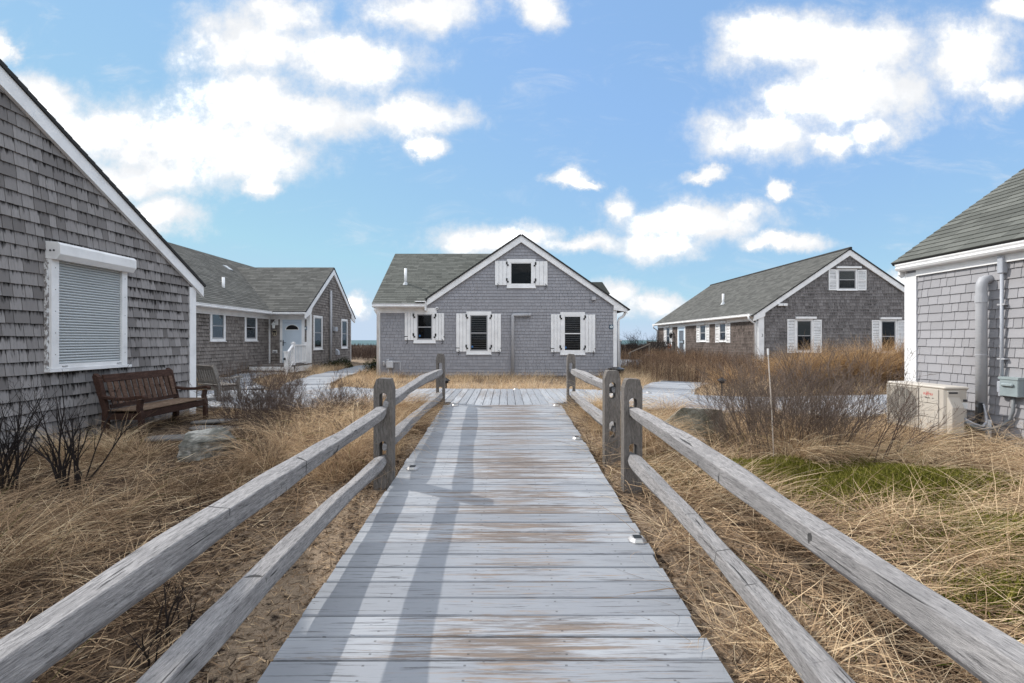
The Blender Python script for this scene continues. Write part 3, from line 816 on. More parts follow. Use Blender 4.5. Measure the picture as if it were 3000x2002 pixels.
prof = [(.028, 0), (.046, sh_*.12), (.054, sh_*.5), (.046, sh_*.86), (.028, sh_*.97)]
sme = None
for i in range(ns):
    if sme is None:
        b = MB().prism([Vector((a, 0, z_)) for a, z_ in prof], (0, 1.043, 0))
        sme = bpy.data.meshes.new('slat'); sme.from_pydata(b.v, [], b.f); sme.materials.append(M['slat'])
    o = link(bpy.data.objects.new('slat', sme), roll); o.location = Vector((-6.3, 6.346, 1.166+sh_*i))-org(r0)
NL.flush()

# ---- cottage with the porch, left background ---------------------------
r1 = empty('porch_cottage', (-8.67, 22.9, .15), 'brown-grey shingled cottage with a pale blue front door and white porch rail', 'house')
LB = House(r1)
EZ = 2.72                      # eave height, both wings
SM, SW = .70, .736
RX, RZ = -14.16, EZ+.70*3.96
mainb = MB().prism([(-10.462, 7.0, -.3), (-10.462, 7.0, EZ-.15), (-14.16, 7.0, EZ-.25+.7*3.7), (-17.9, 7.0, EZ-.15), (-17.9, 7.0, -.3)], (0, 19, 0)).build('wall', M['sh_back'], r1)
FM = frame((-10.46, 0, 0), (0, 1, 0), (1, 0, 0))
W1 = (16.10, 1.47, 16.98, 2.585); W2 = (18.24, 1.47, 19.15, 2.585)
inset = lambda q, d=.05: (q[0]+d, q[1]+d, q[2]-d, q[3]-d)
LB.courses('shingle', mainb, FM, [(9, .10), (20.2, .10), (20.2, 2.42), (9, 2.42)], .128, WID5, .024, .004, .012, M['sh_back'], holes=[inset(W1), inset(W2)], jit=.003, seed=21)
for q in (W1, W2): window(LB, FM, q[0], q[2], q[1], q[3], mode='shade', tr=.10)
wy0, wy1 = 20.2, 25.5
wingb = MB().prism([(-8.672, wy0, -.3), (-8.672, wy1, -.3), (-8.672, wy1, EZ-.02+.0), (-8.672, 22.85, EZ+.736*3.15-.06), (-8.672, wy0, EZ-.02)], (-4, 0, 0)).build('wall', M['sh_back'], r1)
FG = frame((-8.67, 0, 0), (0, 1, 0), (1, 0, 0))
zg = lambda Y: EZ+.736*(3.16-abs(Y-22.85))
G1 = (20.53, 1.07, 21.53, 2.63); G2 = (24.02, 1.07, 24.95, 2.63)
LB.courses('shingle', wingb, FG, [(wy0+.13, .24), (wy1-.02, .24), (wy1-.02, zg(wy1)-.19), (22.85, zg(22.85)-.22), (wy0+.13, zg(wy0+.13)-.19)], .128, WID5, .024, .004, .012, M['sh_back'], holes=[inset(G1), inset(G2)], jit=.003, seed=22)
for q in (G1, G2): window(LB, FG, q[0], q[2], q[1], q[3], mode='shade' if q is G1 else 'plain', tr=.10)
FD = frame((0, 20.2, 0), (1, 0, 0), (0, -1, 0))
LB.courses('shingle', wingb, FD, [(-10.45, .49), (-8.80, .49), (-8.80, 2.42), (-10.45, 2.42)], .128, WID5, .024, .004, .012, M['sh_back'], holes=[(-10.0, .4, -8.88, 2.6)], jit=.003, seed=23)
MB().box(-10.445, 20.10, .48, -10.41, 20.185, 2.42).build('corner_strip', M['white'], r1)
MB().ob(FG, wy0-.005, wy0+.13, -.1, EZ-.05, .001, .03).build('corner_board', M['white'], r1)
MB().ob(FD, -8.80, -8.642, -.1, EZ-.17, .001, .03).build('corner_board', M['white'], r1)
MB().ob(FG, wy1-.02, wy1+.02, 0, EZ-.1, .001, .035).build('corner_board', M['white'], r1)
# frieze, soffit, gutters
MB().box(-10.458, 7.0, 2.42, -10.42, 20.16, EZ-.10).box(-10.458, 7.0, EZ-.10, -10.16, 19.70, EZ-.075).build('frieze', M['white'], r1)
MB().box(-10.42, 20.162, 2.42, -8.64, 20.198, EZ-.10).box(-10.16, 19.72, EZ-.10, -8.60, 20.16, EZ-.075).build('frieze', M['white'], r1)
gutter(LB, (-10.16, 7.0, EZ-.12), (-10.16, 19.72, EZ-.12), (1, 0, 0), sc=1.1)
gutter(LB, (-10.14, 19.72, EZ-.12), (-8.60, 19.72, EZ-.12), (0, -1, 0), sc=1.1)
rake(LB, [(19.60, zg(19.60)+.0), (22.85, zg(22.85)), (26.06, zg(26.06)), (26.06, zg(26.06)-.20), (25.55, zg(25.55)-.42), (25.5, zg(25.5)-.20), (22.85, zg(22.85)-.25), (20.3, zg(20.3)-.22), (20.15, zg(20.2)-.42), (19.60, zg(19.60)-.22)], .03, .085, FG)
roof_plane(LB, (-10.08, 7.0, EZ-.02), (0, 1, 0), (-1, 0, 0), 19, (4.08, 4.08*.70+.0), 'roof_grey', seed=31)
roof_plane(LB, (-18.24, 7.0, EZ-.02), (0, 1, 0), (1, 0, 0), 19, (4.08, 4.08*.70), 'roof_grey', seed=32, shingle=False)
# front plane of the wing, cut off at the valley
runw = 3.26
slw = math.hypot(runw, runw*.736)
def vx(s):        # valley position for distance s up the slope
    hgt = .736*s/math.hypot(1, .736); return -10.08-hgt/.70
roof_plane(LB, (0, 19.59, EZ-.02), (1, 0, 0), (0, 1, 0), 0, (runw, runw*.736), 'roof_grey', seed=33,
           poly=[(vx(0)-.05, 0), (-8.575, 0), (-8.575, slw), (vx(slw)-.05, slw)])
roof_plane(LB, (0, 26.11, EZ-.02), (1, 0, 0), (0, -1, 0), 0, (runw, runw*.736), 'roof_grey', seed=34, shingle=False,
           poly=[(-13.5, 0), (-8.575, 0), (-8.575, slw), (-13.5, slw)])
MB().tube([(RX, 7.0, RZ+.05), (RX, 26.0, RZ+.05)], .06, 6).build('ridge_cap', M['roof_edge'], r1)
v_ = pipe('vent_pipe', [(-11.3, 18.25, 3.35), (-11.3, 18.25, 4.02)], .055, 'white', r1)
MB().obox if False else None
MB().tube([(-11.3, 18.25, 3.47), (-11.3, 18.25, 3.56)], [.13, .07], 8).build('flashing', M['lead'], v_)
MB().prism([(-13.3, 21.4, 5.0), (-13.0, 21.4, 4.79), (-13.0, 21.7, 4.79), (-13.3, 21.7, 5.0)], (.03, 0, .05)).build('flashing', M['lead'], r1)
# door
dr = MB()
dr.ob(FD, -9.98, -9.86, .49, 2.50, .002, .04); dr.ob(FD, -9.02, -8.89, .49, 2.50, .002, .04); dr.ob(FD, -9.86, -9.02, 2.40, 2.50, .002, .04)
df = dr.build('door_frame', M['white'], r1)
d_ = MB()
d_.ob(FD, -9.86, -9.76, .50, 2.40, .012, .05); d_.ob(FD, -9.12, -9.02, .50, 2.40, .012, .05)
d_.ob(FD, -9.76, -9.12, 2.27, 2.40, .012, .05); d_.ob(FD, -9.76, -9.12, .50, .66, .012, .05)
d_.ob(FD, -9.755, -9.125, .66, 2.265, .012, .022)
door = d_.build('door', M['door'], r1)
pb = MB()
for (a, c) in ((-9.70, -9.48), (-9.40, -9.18)):
    for (e, f) in ((.74, 1.13), (1.22, 1.80)):
        pb.ob(FD, a, c, e, f, .023, .029)
pb.build('panel', M['door'], door, bevel=.004)
arc = [(-9.44+.27*math.cos(a), 1.97+.20*math.sin(a)) for a in np.linspace(0, math.pi, 14)]
arc2 = [(-9.44+.315*math.cos(a), 1.945+.25*math.sin(a)) for a in np.linspace(0, math.pi, 14)]
MB().fprism(FD, arc2, .023, .030).build('fanlight_frame', M['white'], door)
MB().fprism(FD, arc, .031, .034).build('fanlight', M['room'], door)
MB().ob(FD, -9.84, -9.81, 1.25, 1.50, .051, .075).ob(FD, -9.83, -9.70, 1.38, 1.40, .075, .09).build('handle', M['black'], door)
MB().ob(FD, -9.95, -9.91, 1.42, 1.50, .041, .05).build('keypad', M['black'], door)
# porch lamp, plaque, vent, number
lp = MB().ob(FD, -10.20, -10.06, 2.16, 2.44, .016, .045)
lamp = lp.build('porch_lamp', M['white'], r1)
MB().lathe((-10.19, 20.02, 2.02), [(.055, 0), (.075, .15), (.11, .17), (.05, .25), (.02, .27)], 6).build('lantern', M['sign_white'], lamp)
MB().tube([(-10.13, 20.15, 2.36), (-10.15, 20.06, 2.38), (-10.19, 20.02, 2.29)], .012, 6).build('bracket', M['white'], lamp)
pq = MB().fprism(FD, [(-10.22+.105*math.sin(a), 1.82+.135*math.cos(a)) for a in np.linspace(0, 2*math.pi, 17)[:-1]], .018, .03).build('door_plaque', M['plaque'], r1)
MB().ob(FD, -10.30, -10.14, 1.83, 1.91, .031, .034).ob(FD, -10.28, -10.24, 1.73, 1.81, .031, .034).ob(FD, -10.20, -10.16, 1.73, 1.81, .031, .034).build('relief', M['black'], pq)
vb = MB().ob(FD, -10.30, -10.10, .93, 1.06, .016, .05).build('wall_vent', M['white'], r1)
MB().ob(FD, -10.27, -10.13, .95, 1.00, .0505, .055).build('grille', M['dkprint'], vb)
number_sign(LB, FD, -8.855, 2.03, .14, '1')
pipe('downpipe', [(-8.58, 22.4, .1), (-8.58, 22.4, 3.93)], .06, 'pvc', r1)
MB().ob(FG, 22.85, 23.15, 1.95, 2.16, .016, .16).build('vent_hood', M['pvc_light'], r1, bevel=.01)
MB().prism([(-8.655, 23.2, .75), (-8.655, 23.2, 1.05), (-8.52, 23.2, .95), (-8.50, 23.2, .75)], (0, .22, 0)).build('vent_hood', M['pvc_light'], r1)
# porch
pf = MB().box(-10.3, 18.35, .43, -8.56, 20.16, .452).box(-8.60, 20.16, .43, -8.56, 20.3, .452)
po = pf.build('porch', M['porch_floor'], r1)
for i in range(12):
    MB().box(-10.32, 18.33+i*.152, .4535, -8.54, 18.33+i*.152+.146, .485).build('floorboard', M['porch_floor'], po)
MB().box(-10.30, 18.33, .20, -8.56, 18.348, .43).box(-8.578, 18.35, .20, -8.56, 20.16, .43).box(-8.66, 19.9, -.1, -8.56, 20.05, .20).box(-9.5, 18.04, .08, -8.9, 18.06, .24).build('skirt', M['white'], po)
st_ = MB().box(-10.6, 17.98, .245, -8.75, 18.32, .28).build('step', M['porch_floor'], po)
MB().box(-10.58, 18.02, .02, -8.78, 18.04, .244).build('riser', M['white'], po)
prl = MB().box(-8.67, 18.45, .30, -8.56, 18.56, 1.36).box(-8.69, 18.43, 1.36, -8.54, 18.58, 1.40).box(-8.65, 18.47, 1.40, -8.58, 18.54, 1.43).build('porch_rail', M['white'], r1)
MB().box(-8.67, 19.60, .486, -8.56, 19.71, 1.38).box(-8.69, 19.58, 1.38, -8.54, 19.73, 1.42).build('newel', M['white'], prl)
MB().box(-8.69, 17.87, .04, -8.58, 17.98, 1.02).box(-8.71, 17.85, 1.02, -8.56, 18.00, 1.06).build('newel', M['white'], prl)
MB().box(-8.655, 18.56, 1.27, -8.575, 19.60, 1.32).box(-8.65, 18.56, .56, -8.58, 19.60, .60).build('handrail', M['white'], prl)
MB().prism([(-8.655, 17.98, .94), (-8.655, 18.45, 1.26), (-8.655, 18.45, 1.32), (-8.655, 17.98, 1.00)], (.08, 0, 0)).prism([(-8.65, 17.98, .26), (-8.65, 18.45, .58), (-8.65, 18.45, .64), (-8.65, 17.98, .32)], (.07, 0, 0)).build('handrail', M['white'], prl)
for i in range(7):
    yy = 18.62+i*.135
    MB().box(-8.63, yy, .601, -8.60, yy+.035, 1.269).build('baluster', M['white'], prl)
for i in range(3):
    yy = 18.06+i*.12; zz = (yy-17.98)*.68
    MB().box(-8.63, yy, .33+zz, -8.60, yy+.035, .94+zz).build('baluster', M['white'], prl)
MB().lathe((-8.64, 17.82, .72), [(.03, 0), (.05, .03), (.04, .08), (.01, .09)], 8).build('rail_lamp', M['black'], prl)
LB.flush()

# ---- middle cottage ----------------------------------------------------
r2 = empty('gable_cottage', (0, 17.7, 0), 'grey painted cottage facing the ramp, with white board shutters', 'house')
C = House(r2)
FC = frame((0, 17.7, 0), (1, 0, 0), (0, -1, 0))
zcl = lambda X: 5.556-.679*(.62-X); zcr = lambda X: 5.556-.697*(X-.62)
zc = lambda X: zcl(X) if X < .62 else zcr(X)
cb = MB().fprism(FC, [(-3.0, .10), (4.3, .10), (4.3, zc(4.3)-.05), (.62, 5.50), (-3.0, zc(-3.0)-.05)], -6.6, -.002)
cb.prism([(-4.95, 17.702, .10), (-4.95, 17.702, 2.80), (-4.95, 21.0, 5.30), (-4.95, 24.3, 2.80), (-4.95, 24.3, .10)], (1.949, 0, 0))
cwall = cb.build('wall', M['paint'], r2)
MB().box(-4.90, 17.75, -.4, 4.25, 24.2, .099).build('foundation', M['concrete'], r2)
X_ = lambda c: (1080+c*.332-1480)*.013278
Z_ = lambda c: 1.5+(997-660-c*.332)*.013278
wins = [(398, 592, 1037, 757), (863, 1082, 1137, 762), (1690, 1908, 1140, 768), (1220, 1472, 552, 300)]
wq = [(X_(a), Z_(c), X_(b), Z_(d)) for a, b, c, d in wins]
hol = [inset(q, .06) for q in wq]
C.courses('shingle', cwall, FC, [(-4.86, .13), (4.20, .13), (4.20, 2.59), (-4.86, 2.59)], .123, WID5, .022, .003, .009, M['paint'], holes=hol, jit=.002, seed=41)
C.courses('shingle', cwall, FC, [(-3.02, 2.59), (4.20, 2.59), (4.20, zc(4.2)-.21), (.62, 5.556-.25), (-3.02, zc(-3.02)-.21)], .123, WID5, .022, .003, .009, M['paint'], holes=hol, jit=.002, seed=42)
window(C, FC, *[wq[0][i] for i in (0, 2, 1, 3)], tr=.13, mode='plain'); window(C, FC, *[wq[1][i] for i in (0, 2, 1, 3)], tr=.14, mode='blind')
window(C, FC, *[wq[2][i] for i in (0, 2, 1, 3)], tr=.14, mode='blind', sash='white'); window(C, FC, *[wq[3][i] for i in (0, 2, 1, 3)], tr=.13, mid=False, sash='white')
for o, (uu, vv_) in zip([c for c in r2.children if c.name.startswith('window')], ((X_(452), Z_(977)), (X_(915), Z_(1073)), (X_(1738), Z_(1080)))):
    MB().fprism(FC, [(uu+.04*math.cos(a), vv_+.045*math.sin(a)) for a in np.linspace(0, 2*math.pi, 9)[:-1]], .0150, .0158).build('sticker', M['sticker'], o)
for a, b, c, d, e in ((320, 397, 1015, 775, -1), (593, 668, 1018, 777, 1), (773, 862, 1116, 780, -1), (1083, 1168, 1118, 783, 1),
                      (1607, 1689, 1121, 787, -1), (1909, 1998, 1123, 790, 1), (1115, 1219, 531, 317, -1), (1473, 1578, 534, 321, 1)):
    board_shutter(C, FC, X_(a), X_(b), Z_(c), Z_(d), e)
MB().ob(FC, -4.98, -4.86, .06, 2.57, .001, .03).build('corner_board', M['white'], r2)
MB().ob(FC, 4.20, 4.34, .06, 2.66, .001, .03).build('corner_board', M['white'], r2)
MB().box(-5.0, 17.671, 2.556, -2.66, 17.698, 2.745).box(-5.0, 17.42, 2.745, -3.04, 17.698, 2.765).build('frieze', M['white'], r2)
gutter(C, (-5.06, 17.42, 2.745), (-3.06, 17.42, 2.745), (0, -1, 0), sc=1.15)
MB().box(-3.055, 17.27, 2.63, -3.02, 17.66, 2.95).box(-3.42, 17.20, 2.945, -3.02, 17.45, 2.985).build('gutter_cap', M['white'], r2)
rake(C, [(-3.03, zc(-3.03)), (.62, 5.556), (4.73, zc(4.73)), (4.73, zc(4.73)-.17), (4.66, 2.60), (4.20, 2.665), (4.20, zc(4.2)-.22), (.62, 5.556-.265), (-3.03, zc(-3.03)-.24)], .03, .11, FC)
roof_plane(C, (-3.10, 17.54, zcl(-3.10)+.003), (0, 1, 0), (1, 0, 0), 6.7, (3.72, 3.72*.679), 'roof_green', seed=51, h=.14)
roof_plane(C, (4.80, 17.54, zcr(4.80)+.003), (0, 1, 0), (-1, 0, 0), 6.7, (4.18, 4.18*.697), 'roof_green', seed=52, h=.14, shingle=False)
sl_ = math.hypot(3.68, 3.68*.70)
rw, Fw, sw_ = roof_plane(C, (-5.07, 17.32, 2.855), (1, 0, 0), (0, 1, 0), 5.5, (3.68, 3.68*.70), 'roof_green', seed=53, h=.14, shingle=False,
           poly=[(0, 0), (2.01, 0), (2.01, .28), (5.5, sl_), (0, sl_)])
Fw2 = (Fw[0]+Fw[3]*.051, Fw[1], Fw[2], Fw[3])
C.courses('roof_shingle', rw, Fw2, [(0, 0), (2.0, 0), (2.0, sl_), (0, sl_)], .14, [.22, .30, .36, .42], .011, .002, .005, M['roof_green'], seed=53)
C.courses('roof_shingle', rw, Fw2, [(2.0, .28), (5.5, sl_), (2.0, sl_)], .14, [.22, .30, .36, .42], .011, .002, .005, M['roof_green'], seed=54)
roof_plane(C, (-5.07, 24.68, 2.855), (1, 0, 0), (0, -1, 0), 5.5, (3.68, 3.68*.70), 'roof_green', seed=54, h=.14, shingle=False)
MB().box(3.0, 20.2, 2.9, 4.42, 22.2, 3.82).build('dormer', M['paint'], r2)
MB().prism([(2.6, 20.05, 4.06), (4.28, 20.05, 4.06), (4.62, 20.05, 3.55), (4.56, 20.05, 3.5), (2.6, 20.05, 3.98)], (0, 2.3, 0)).build('dormer_roof', M['roof_green'], r2)
v_ = pipe('vent_pipe', [(-4.07, 18.6, 3.7), (-4.07, 18.6, 4.43)], .055, 'white', r2)
MB().tube([(-4.07, 18.6, 3.74), (-4.07, 18.6, 3.86)], [.14, .07], 8).build('flashing', M['lead'], v_)
pp = pipe('vent_pipe', [(.29, 17.60, .02), (.29, 17.60, 2.42), (.30, 17.60, 2.455), (.33, 17.60, 2.475), (.97, 17.60, 2.48)], .062, 'pvc', r2,
          collars=[((.29, 17.60, 2.30), (.29, 17.60, 2.39), .068), ((.93, 17.60, 2.48), (.985, 17.60, 2.48), .068)])
MB().fprism(FC, [(X_(605)+.055*math.cos(a), Z_(735)+.055*math.sin(a)) for a in np.linspace(0, 2*math.pi, 13)[:-1]], .016, .075).build('camera_dome', M['white'], r2)
MB().fprism(FC, [(X_(606)+.028*math.cos(a), Z_(737)+.028*math.sin(a)) for a in np.linspace(0, 2*math.pi, 13)[:-1]], .0755, .085).build('camera_lens', M['black'], r2)
MB().ob(FC, X_(1965), X_(1999), Z_(665), Z_(633), .016, .15).build('vent_hood', M['pvc'], r2, bevel=.012)
number_sign(C, FC, X_(2141), Z_(897), .15, '2')
pipe('downpipe', [(-4.97, 17.38, 2.74), (-4.97, 17.38, 2.66), (-4.93, 17.62, 2.48), (-4.93, 17.62, .02)], .05, 'white', r2, 8)
pipe('downpipe', [(4.66, 17.72, 2.60), (4.66, 17.74, 2.52), (4.60, 17.76, 2.43), (4.46, 17.78, 2.34), (4.42, 17.78, 2.25), (4.42, 17.78, .05)], .05, 'white', r2, 8)
MB().box(4.40, 18.3, .02, 4.64, 19.2, 1.46).build('outdoor_shower', M['pvc_light'], r2)
MB().box(4.36, 18.25, 1.461, 4.68, 19.25, 1.50).build('outdoor_shower_cap', M['white'], r2)
# gas meter
gm = MB().ob(FC, X_(165), X_(225), Z_(1262), Z_(1195), .05, .20).build('gas_meter', M['meter'], r2, bevel=.03)
MB().lathe((X_(178), 17.55, Z_(1195)), [(.05, 0), (.06, .03), (.02, .06)], 8).build('dial', M['meter'], gm)
gb = MB().tube([(X_(135), 17.6, Z_(1215)), (X_(165), 17.6, Z_(1215))], .02, 6)
gb.tube([(X_(225), 17.6, Z_(1207)), (X_(285), 17.6, Z_(1207)), (X_(285), 17.6, Z_(1283))], .018, 6)
gb.tube([(X_(180), 17.58, Z_(1262)), (X_(180), 17.58, .0)], .018, 6).tube([(X_(142), 17.62, Z_(1235)), (X_(142), 17.56, Z_(1200))], .045, 6)
gb.build('meter_pipe', M['meter'], gm)
C.flush()

# ---- cottage with the figure 3, right background -----------------------
r3 = empty('louvred_cottage', (11.86, 21.3, .3), 'dark shingled cottage numbered 3 with white louvred shutters, behind russet grass', 'house')
H3 = House(r3)
FH = frame((0, 21.3, 0), (1, 0, 0), (0, -1, 0))
za = lambda X: 5.72-.685*abs(X-16.07)
hb = MB().fprism(FH, [(11.87, -.2), (20.27, -.2), (20.27, za(20.27)-.05), (16.07, 5.66), (11.87, za(11.87)-.05)], -14.0, -.002).build('wall', M['sh_three'], r3)
XH = lambda c: (1880+c*.349-1480)*.01598
ZH = lambda c: 1.5+(997-700-c*.349)*.01598
hw = [(1288, 1432, 950, 675), (1996, 2137, 957, 680), (1636, 1803, 432, 255)]
hq = [(XH(a), ZH(c), XH(b), ZH(d)) for a, b, c, d in hw]
H3.courses('shingle', hb, FH, [(12.1, .15), (20.2, .15), (20.2, za(20.2)-.2), (16.07, 5.72-.25), (12.1, za(12.1)-.2)], .148, WID5, .026, .004, .012, M['sh_three'], holes=[inset(q, .04) for q in hq], jit=.003, seed=61)
for i, q in enumerate(hq):
    window(H3, FH, q[0], q[2], q[1], q[3], tr=.065, mode='shade' if i != 1 else 'plain')
for a, b, c, d in ((1218, 1286, 958, 675), (1434, 1505, 958, 680), (1927, 1994, 955, 683), (2139, 2210, 962, 686), (1565, 1634, 433, 258), (1805, 1880, 434, 262)):
    louvre_shutter(H3, FH, XH(a), XH(b), ZH(c), ZH(d))
for a, b, c, d in ((1283, 1453, 676, 655), (1990, 2163, 681, 660), (1627, 1828, 254, 235)):
    MB().ob(FH, XH(a), XH(b), ZH(c)+.02, ZH(d), .036, .13).build('shutter_box', M['white'], r3)
MB().ob(FH, 11.835, 12.1, -.1, za(12)-.2, .001, .03).build('corner_board', M['white'], r3)
FS = frame((11.86, 0, 0), (0, -1, 0), (-1, 0, 0))
MB().ob(FS, -21.5, -21.29, -.1, 2.42, .001, .03).build('corner_board', M['white'], r3)
text('3', .20, FH, XH(1009), ZH(812), .033, M['dkprint'], r3, 'house_number')
fl = MB()
for c in (1152, 1190): fl.ob(FH, XH(c-16), XH(c+18), ZH(566), ZH(545), .03, .16)
fl.ob(FH, XH(1165), XH(1178), ZH(560), ZH(548), .016, .04); fl.build('floodlight', M['white'], r3, bevel=.015)
rake(H3, [(11.60, za(11.60)), (16.07, 5.72), (20.55, za(20.55)), (20.55, za(20.55)-.25), (16.07, 5.72-.275), (12.12, za(12.12)-.24), (12.12, za(12.12)-.40), (11.60, za(11.60)-.25)], .03, .09, FH)
sq = lambda a, b, c, d: (-a, c, -b, d)         # Y far, Y near, z0, z1
SW_ = [(25.15, 24.37, 1.42, 2.46), (27.68, 26.82, 1.42, 2.46), (33.45, 32.66, 1.15, 2.46)]
DW = (31.2, 29.85, .40, 2.50)
H3.courses('shingle', hb, FS, [(-35.3, .15), (-21.5, .15), (-21.5, 2.42), (-35.3, 2.42)], .148, WID5, .03, .004, .014, M['sh_side'], holes=[inset(sq(*q), .04) for q in SW_]+[inset(sq(*DW), .04)], jit=.004, seed=62)
for q in SW_:
    window(H3, FS, -q[0], -q[1], q[2], q[3], tr=.065, mode='shade')
    louvre_shutter(H3, FS, -q[0]-.46, -q[0]-.01, q[2]-.05, q[3]); louvre_shutter(H3, FS, -q[1]+.01, -q[1]+.46, q[2]-.05, q[3])
    MB().ob(FS, -q[0]-.08, -q[1]+.08, q[3]-.03, q[3]+.08, .036, .14).build('shutter_box', M['white'], r3)
d_ = MB(); a0, a1, b0, b1 = -DW[0], -DW[1], DW[2], DW[3]
d_.ob(FS, a0, a0+.14, b0, b1, .002, .05); d_.ob(FS, a1-.14, a1, b0, b1, .002, .05); d_.ob(FS, a0+.14, a1-.14, b1-.14, b1, .002, .05)
d3 = d_.build('door', M['white'], r3)
d_ = MB(); c0, c1 = a0+.141, a1-.141
d_.ob(FS, c0, c0+.16, b0, b1-.141, .004, .045); d_.ob(FS, c1-.16, c1, b0, b1-.141, .004, .045); d_.ob(FS, c0+.16, c1-.16, b1-.36, b1-.141, .004, .045); d_.ob(FS, c0+.16, c1-.16, b0, b0+.28, .004, .045)
d_.ob(FS, c0+.16, c1-.16, b0+.95, b0+1.0, .004, .045)
d_.build('door_leaf', M['storm'], d3)
MB().ob(FS, c0+.16, c1-.16, b0+.28, b1-.36, .006, .010).build('curtain', M['pvc_light'], d3); MB().ob(FS, c0+.16, c1-.16, b0+.28, b1-.36, .016, .019).build('pane', M['glass'], d3)
MB().ob(FS, c1-.10, c1-.06, b0+.85, b0+1.10, .046, .09).build('handle', M['dkprint'], d3)
MB().box(11.82, 21.4, 2.42, 11.858, 35.3, 2.62).box(11.56, 21.35, 2.62, 11.858, 35.35, 2.64).build('frieze', M['white'], r3)
gutter(H3, (11.57, 21.3, 2.60), (11.57, 35.4, 2.60), (-1, 0, 0), sc=1.1)
roof_plane(H3, (11.52, 21.18, za(11.52)+.003), (0, 1, 0), (1, 0, 0), 14.4, (4.55, 4.55*.685), 'roof_grey', seed=71, h=.142)
roof_plane(H3, (20.62, 21.18, za(20.62)+.003), (0, 1, 0), (-1, 0, 0), 14.4, (4.55, 4.55*.685), 'roof_grey', seed=72, shingle=False)
MB().tube([(16.07, 21.15, 5.78), (16.07, 35.6, 5.78)], .07, 6).build('ridge_cap', M['roof_edge'], r3)
pipe('downpipe', [(11.46, 21.42, 2.62), (11.46, 21.42, 2.52), (11.60, 21.42, 2.38), (11.76, 21.42, 2.28), (11.76, 21.42, .2)], .05, 'white', r3, 8)
pipe('downpipe', [(11.46, 35.2, 2.62), (11.46, 35.2, 2.45), (11.76, 35.2, 2.25), (11.76, 35.2, .4)], .05, 'white', r3, 8)
v_ = pipe('vent_pipe', [(12.93, 27, 3.5), (12.93, 27, 4.25)], .065, 'white', r3)
MB().tube([(12.93, 27, 3.6), (12.93, 27, 3.74)], [.17, .08], 8).build('flashing', M['lead'], v_)
ln = MB().ob(FS, -32.0, -31.85, 1.85, 2.0, .016, .05).build('porch_lamp', M['black'], r3)
MB().lathe((11.62, 31.92, 1.62), [(.06, 0), (.11, .26), (.15, .28), (.03, .40)], 6).build('lantern', M['black'], ln)
MB().tube([(11.80, 31.92, 1.95), (11.70, 31.92, 2.12), (11.62, 31.92, 2.02)], .014, 5).build('bracket', M['black'], ln)
pr = MB()
pr.box(10.55, 30.3, .45, 11.84, 33.9, .50); pr.box(10.55, 30.3, 0, 10.65, 30.4, 1.36); pr.box(11.2, 30.3, 0, 11.3, 30.4, 1.36); pr.box(10.55, 33.8, 0, 10.65, 33.9, 1.36)
pr.box(10.50, 30.28, 1.36, 11.34, 30.42, 1.40); pr.box(10.50, 30.42, 1.36, 10.64, 33.9, 1.40); pr.box(10.57, 30.33, .58, 11.2, 30.37, .62)
prc = pr.build('side_porch', M['old_wood'], r3)
for i in range(5): MB().box(10.70+i*.105, 30.325, .621, 10.74+i*.105, 30.365, 1.359).build('baluster', M['old_wood'], prc)
for i in range(20): MB().box(10.58, 30.5+i*.165, .501, 10.62, 30.54+i*.165, 1.359).build('baluster', M['old_wood'], prc)
MB().prism([(11.28, 30.3, 1.28), (11.28, 29.2, .62), (11.28, 29.2, .54), (11.28, 30.3, 1.18)], (.09, 0, 0)).build('stair_rail', M['old_wood'], prc)
for i in range(3): MB().box(11.25, 29.3+i*.33, .06+i*.14, 11.83, 29.62+i*.33, .10+i*.14).build('tread', M['old_wood'], prc)
H3.flush()

# ---- near right cottage ------------------------------------------------
r4 = empty('grey_cottage', (6.45, 5.2, .1), 'near painted grey cottage with green roof and grey vent pipe, beside the cooling unit', 'house')
RH = House(r4)
rb = MB().prism([(6.452, 7.288, -.3), (6.452, 7.288, 2.70), (11.3, 7.288, 6.10), (16.1, 7.288, 2.70), (16.1, 7.288, -.3)], (0, -11, 0)).build('wall', M['paint_r'], r4)
FR = frame((6.45, 0, 0), (0, -1, 0), (-1, 0, 0))
RH.courses('shingle', rb, FR, [(-7.11, .02), (-2.6, .02), (-2.6, 2.60), (-7.11, 2.60)], .126, [.10, .13, .15, .17, .19, .22], .018, .004, .007, M['paint_r'], jit=.003, seed=81)
MB().ob(FR, -7.295, -7.11, -.05, 2.56, .001, .032).build('corner_board', M['white'], r4)
MB().box(6.421, 7.2955, -.05, 6.6, 7.318, 2.6).build('corner_board', M['white'], r4)
MB().box(6.40, -3.6, 2.60, 6.449, 7.33, 2.62).box(6.405, -3.6, 2.50, 6.446, 7.10, 2.599).build('soffit', M['white'], r4)
MB().prism([(6.36, 7.33, 2.70), (6.36, 7.33, 2.55), (6.41, 7.33, 2.50), (6.46, 7.33, 2.56), (11.3, 7.33, 5.98), (11.3, 7.33, 6.20)], (0, .04, 0)).build('rake_board', M['white'], r4)
gutter(RH, (6.41, -3.6, 2.60), (6.41, 7.35, 2.60), (-1, 0, 0), sc=.92)
roof_plane(RH, (6.305, -3.6, 2.70), (0, 1, 0), (1, 0, 0), 11.0, (5.0, 5.0*.717), 'roof_green', seed=91, h=.142, wid=(.2, .26, .31, .36))
roof_plane(RH, (16.30, -3.6, 2.70), (0, 1, 0), (-1, 0, 0), 11.0, (5.0, 5.0*.717), 'roof_green', seed=92, shingle=False)
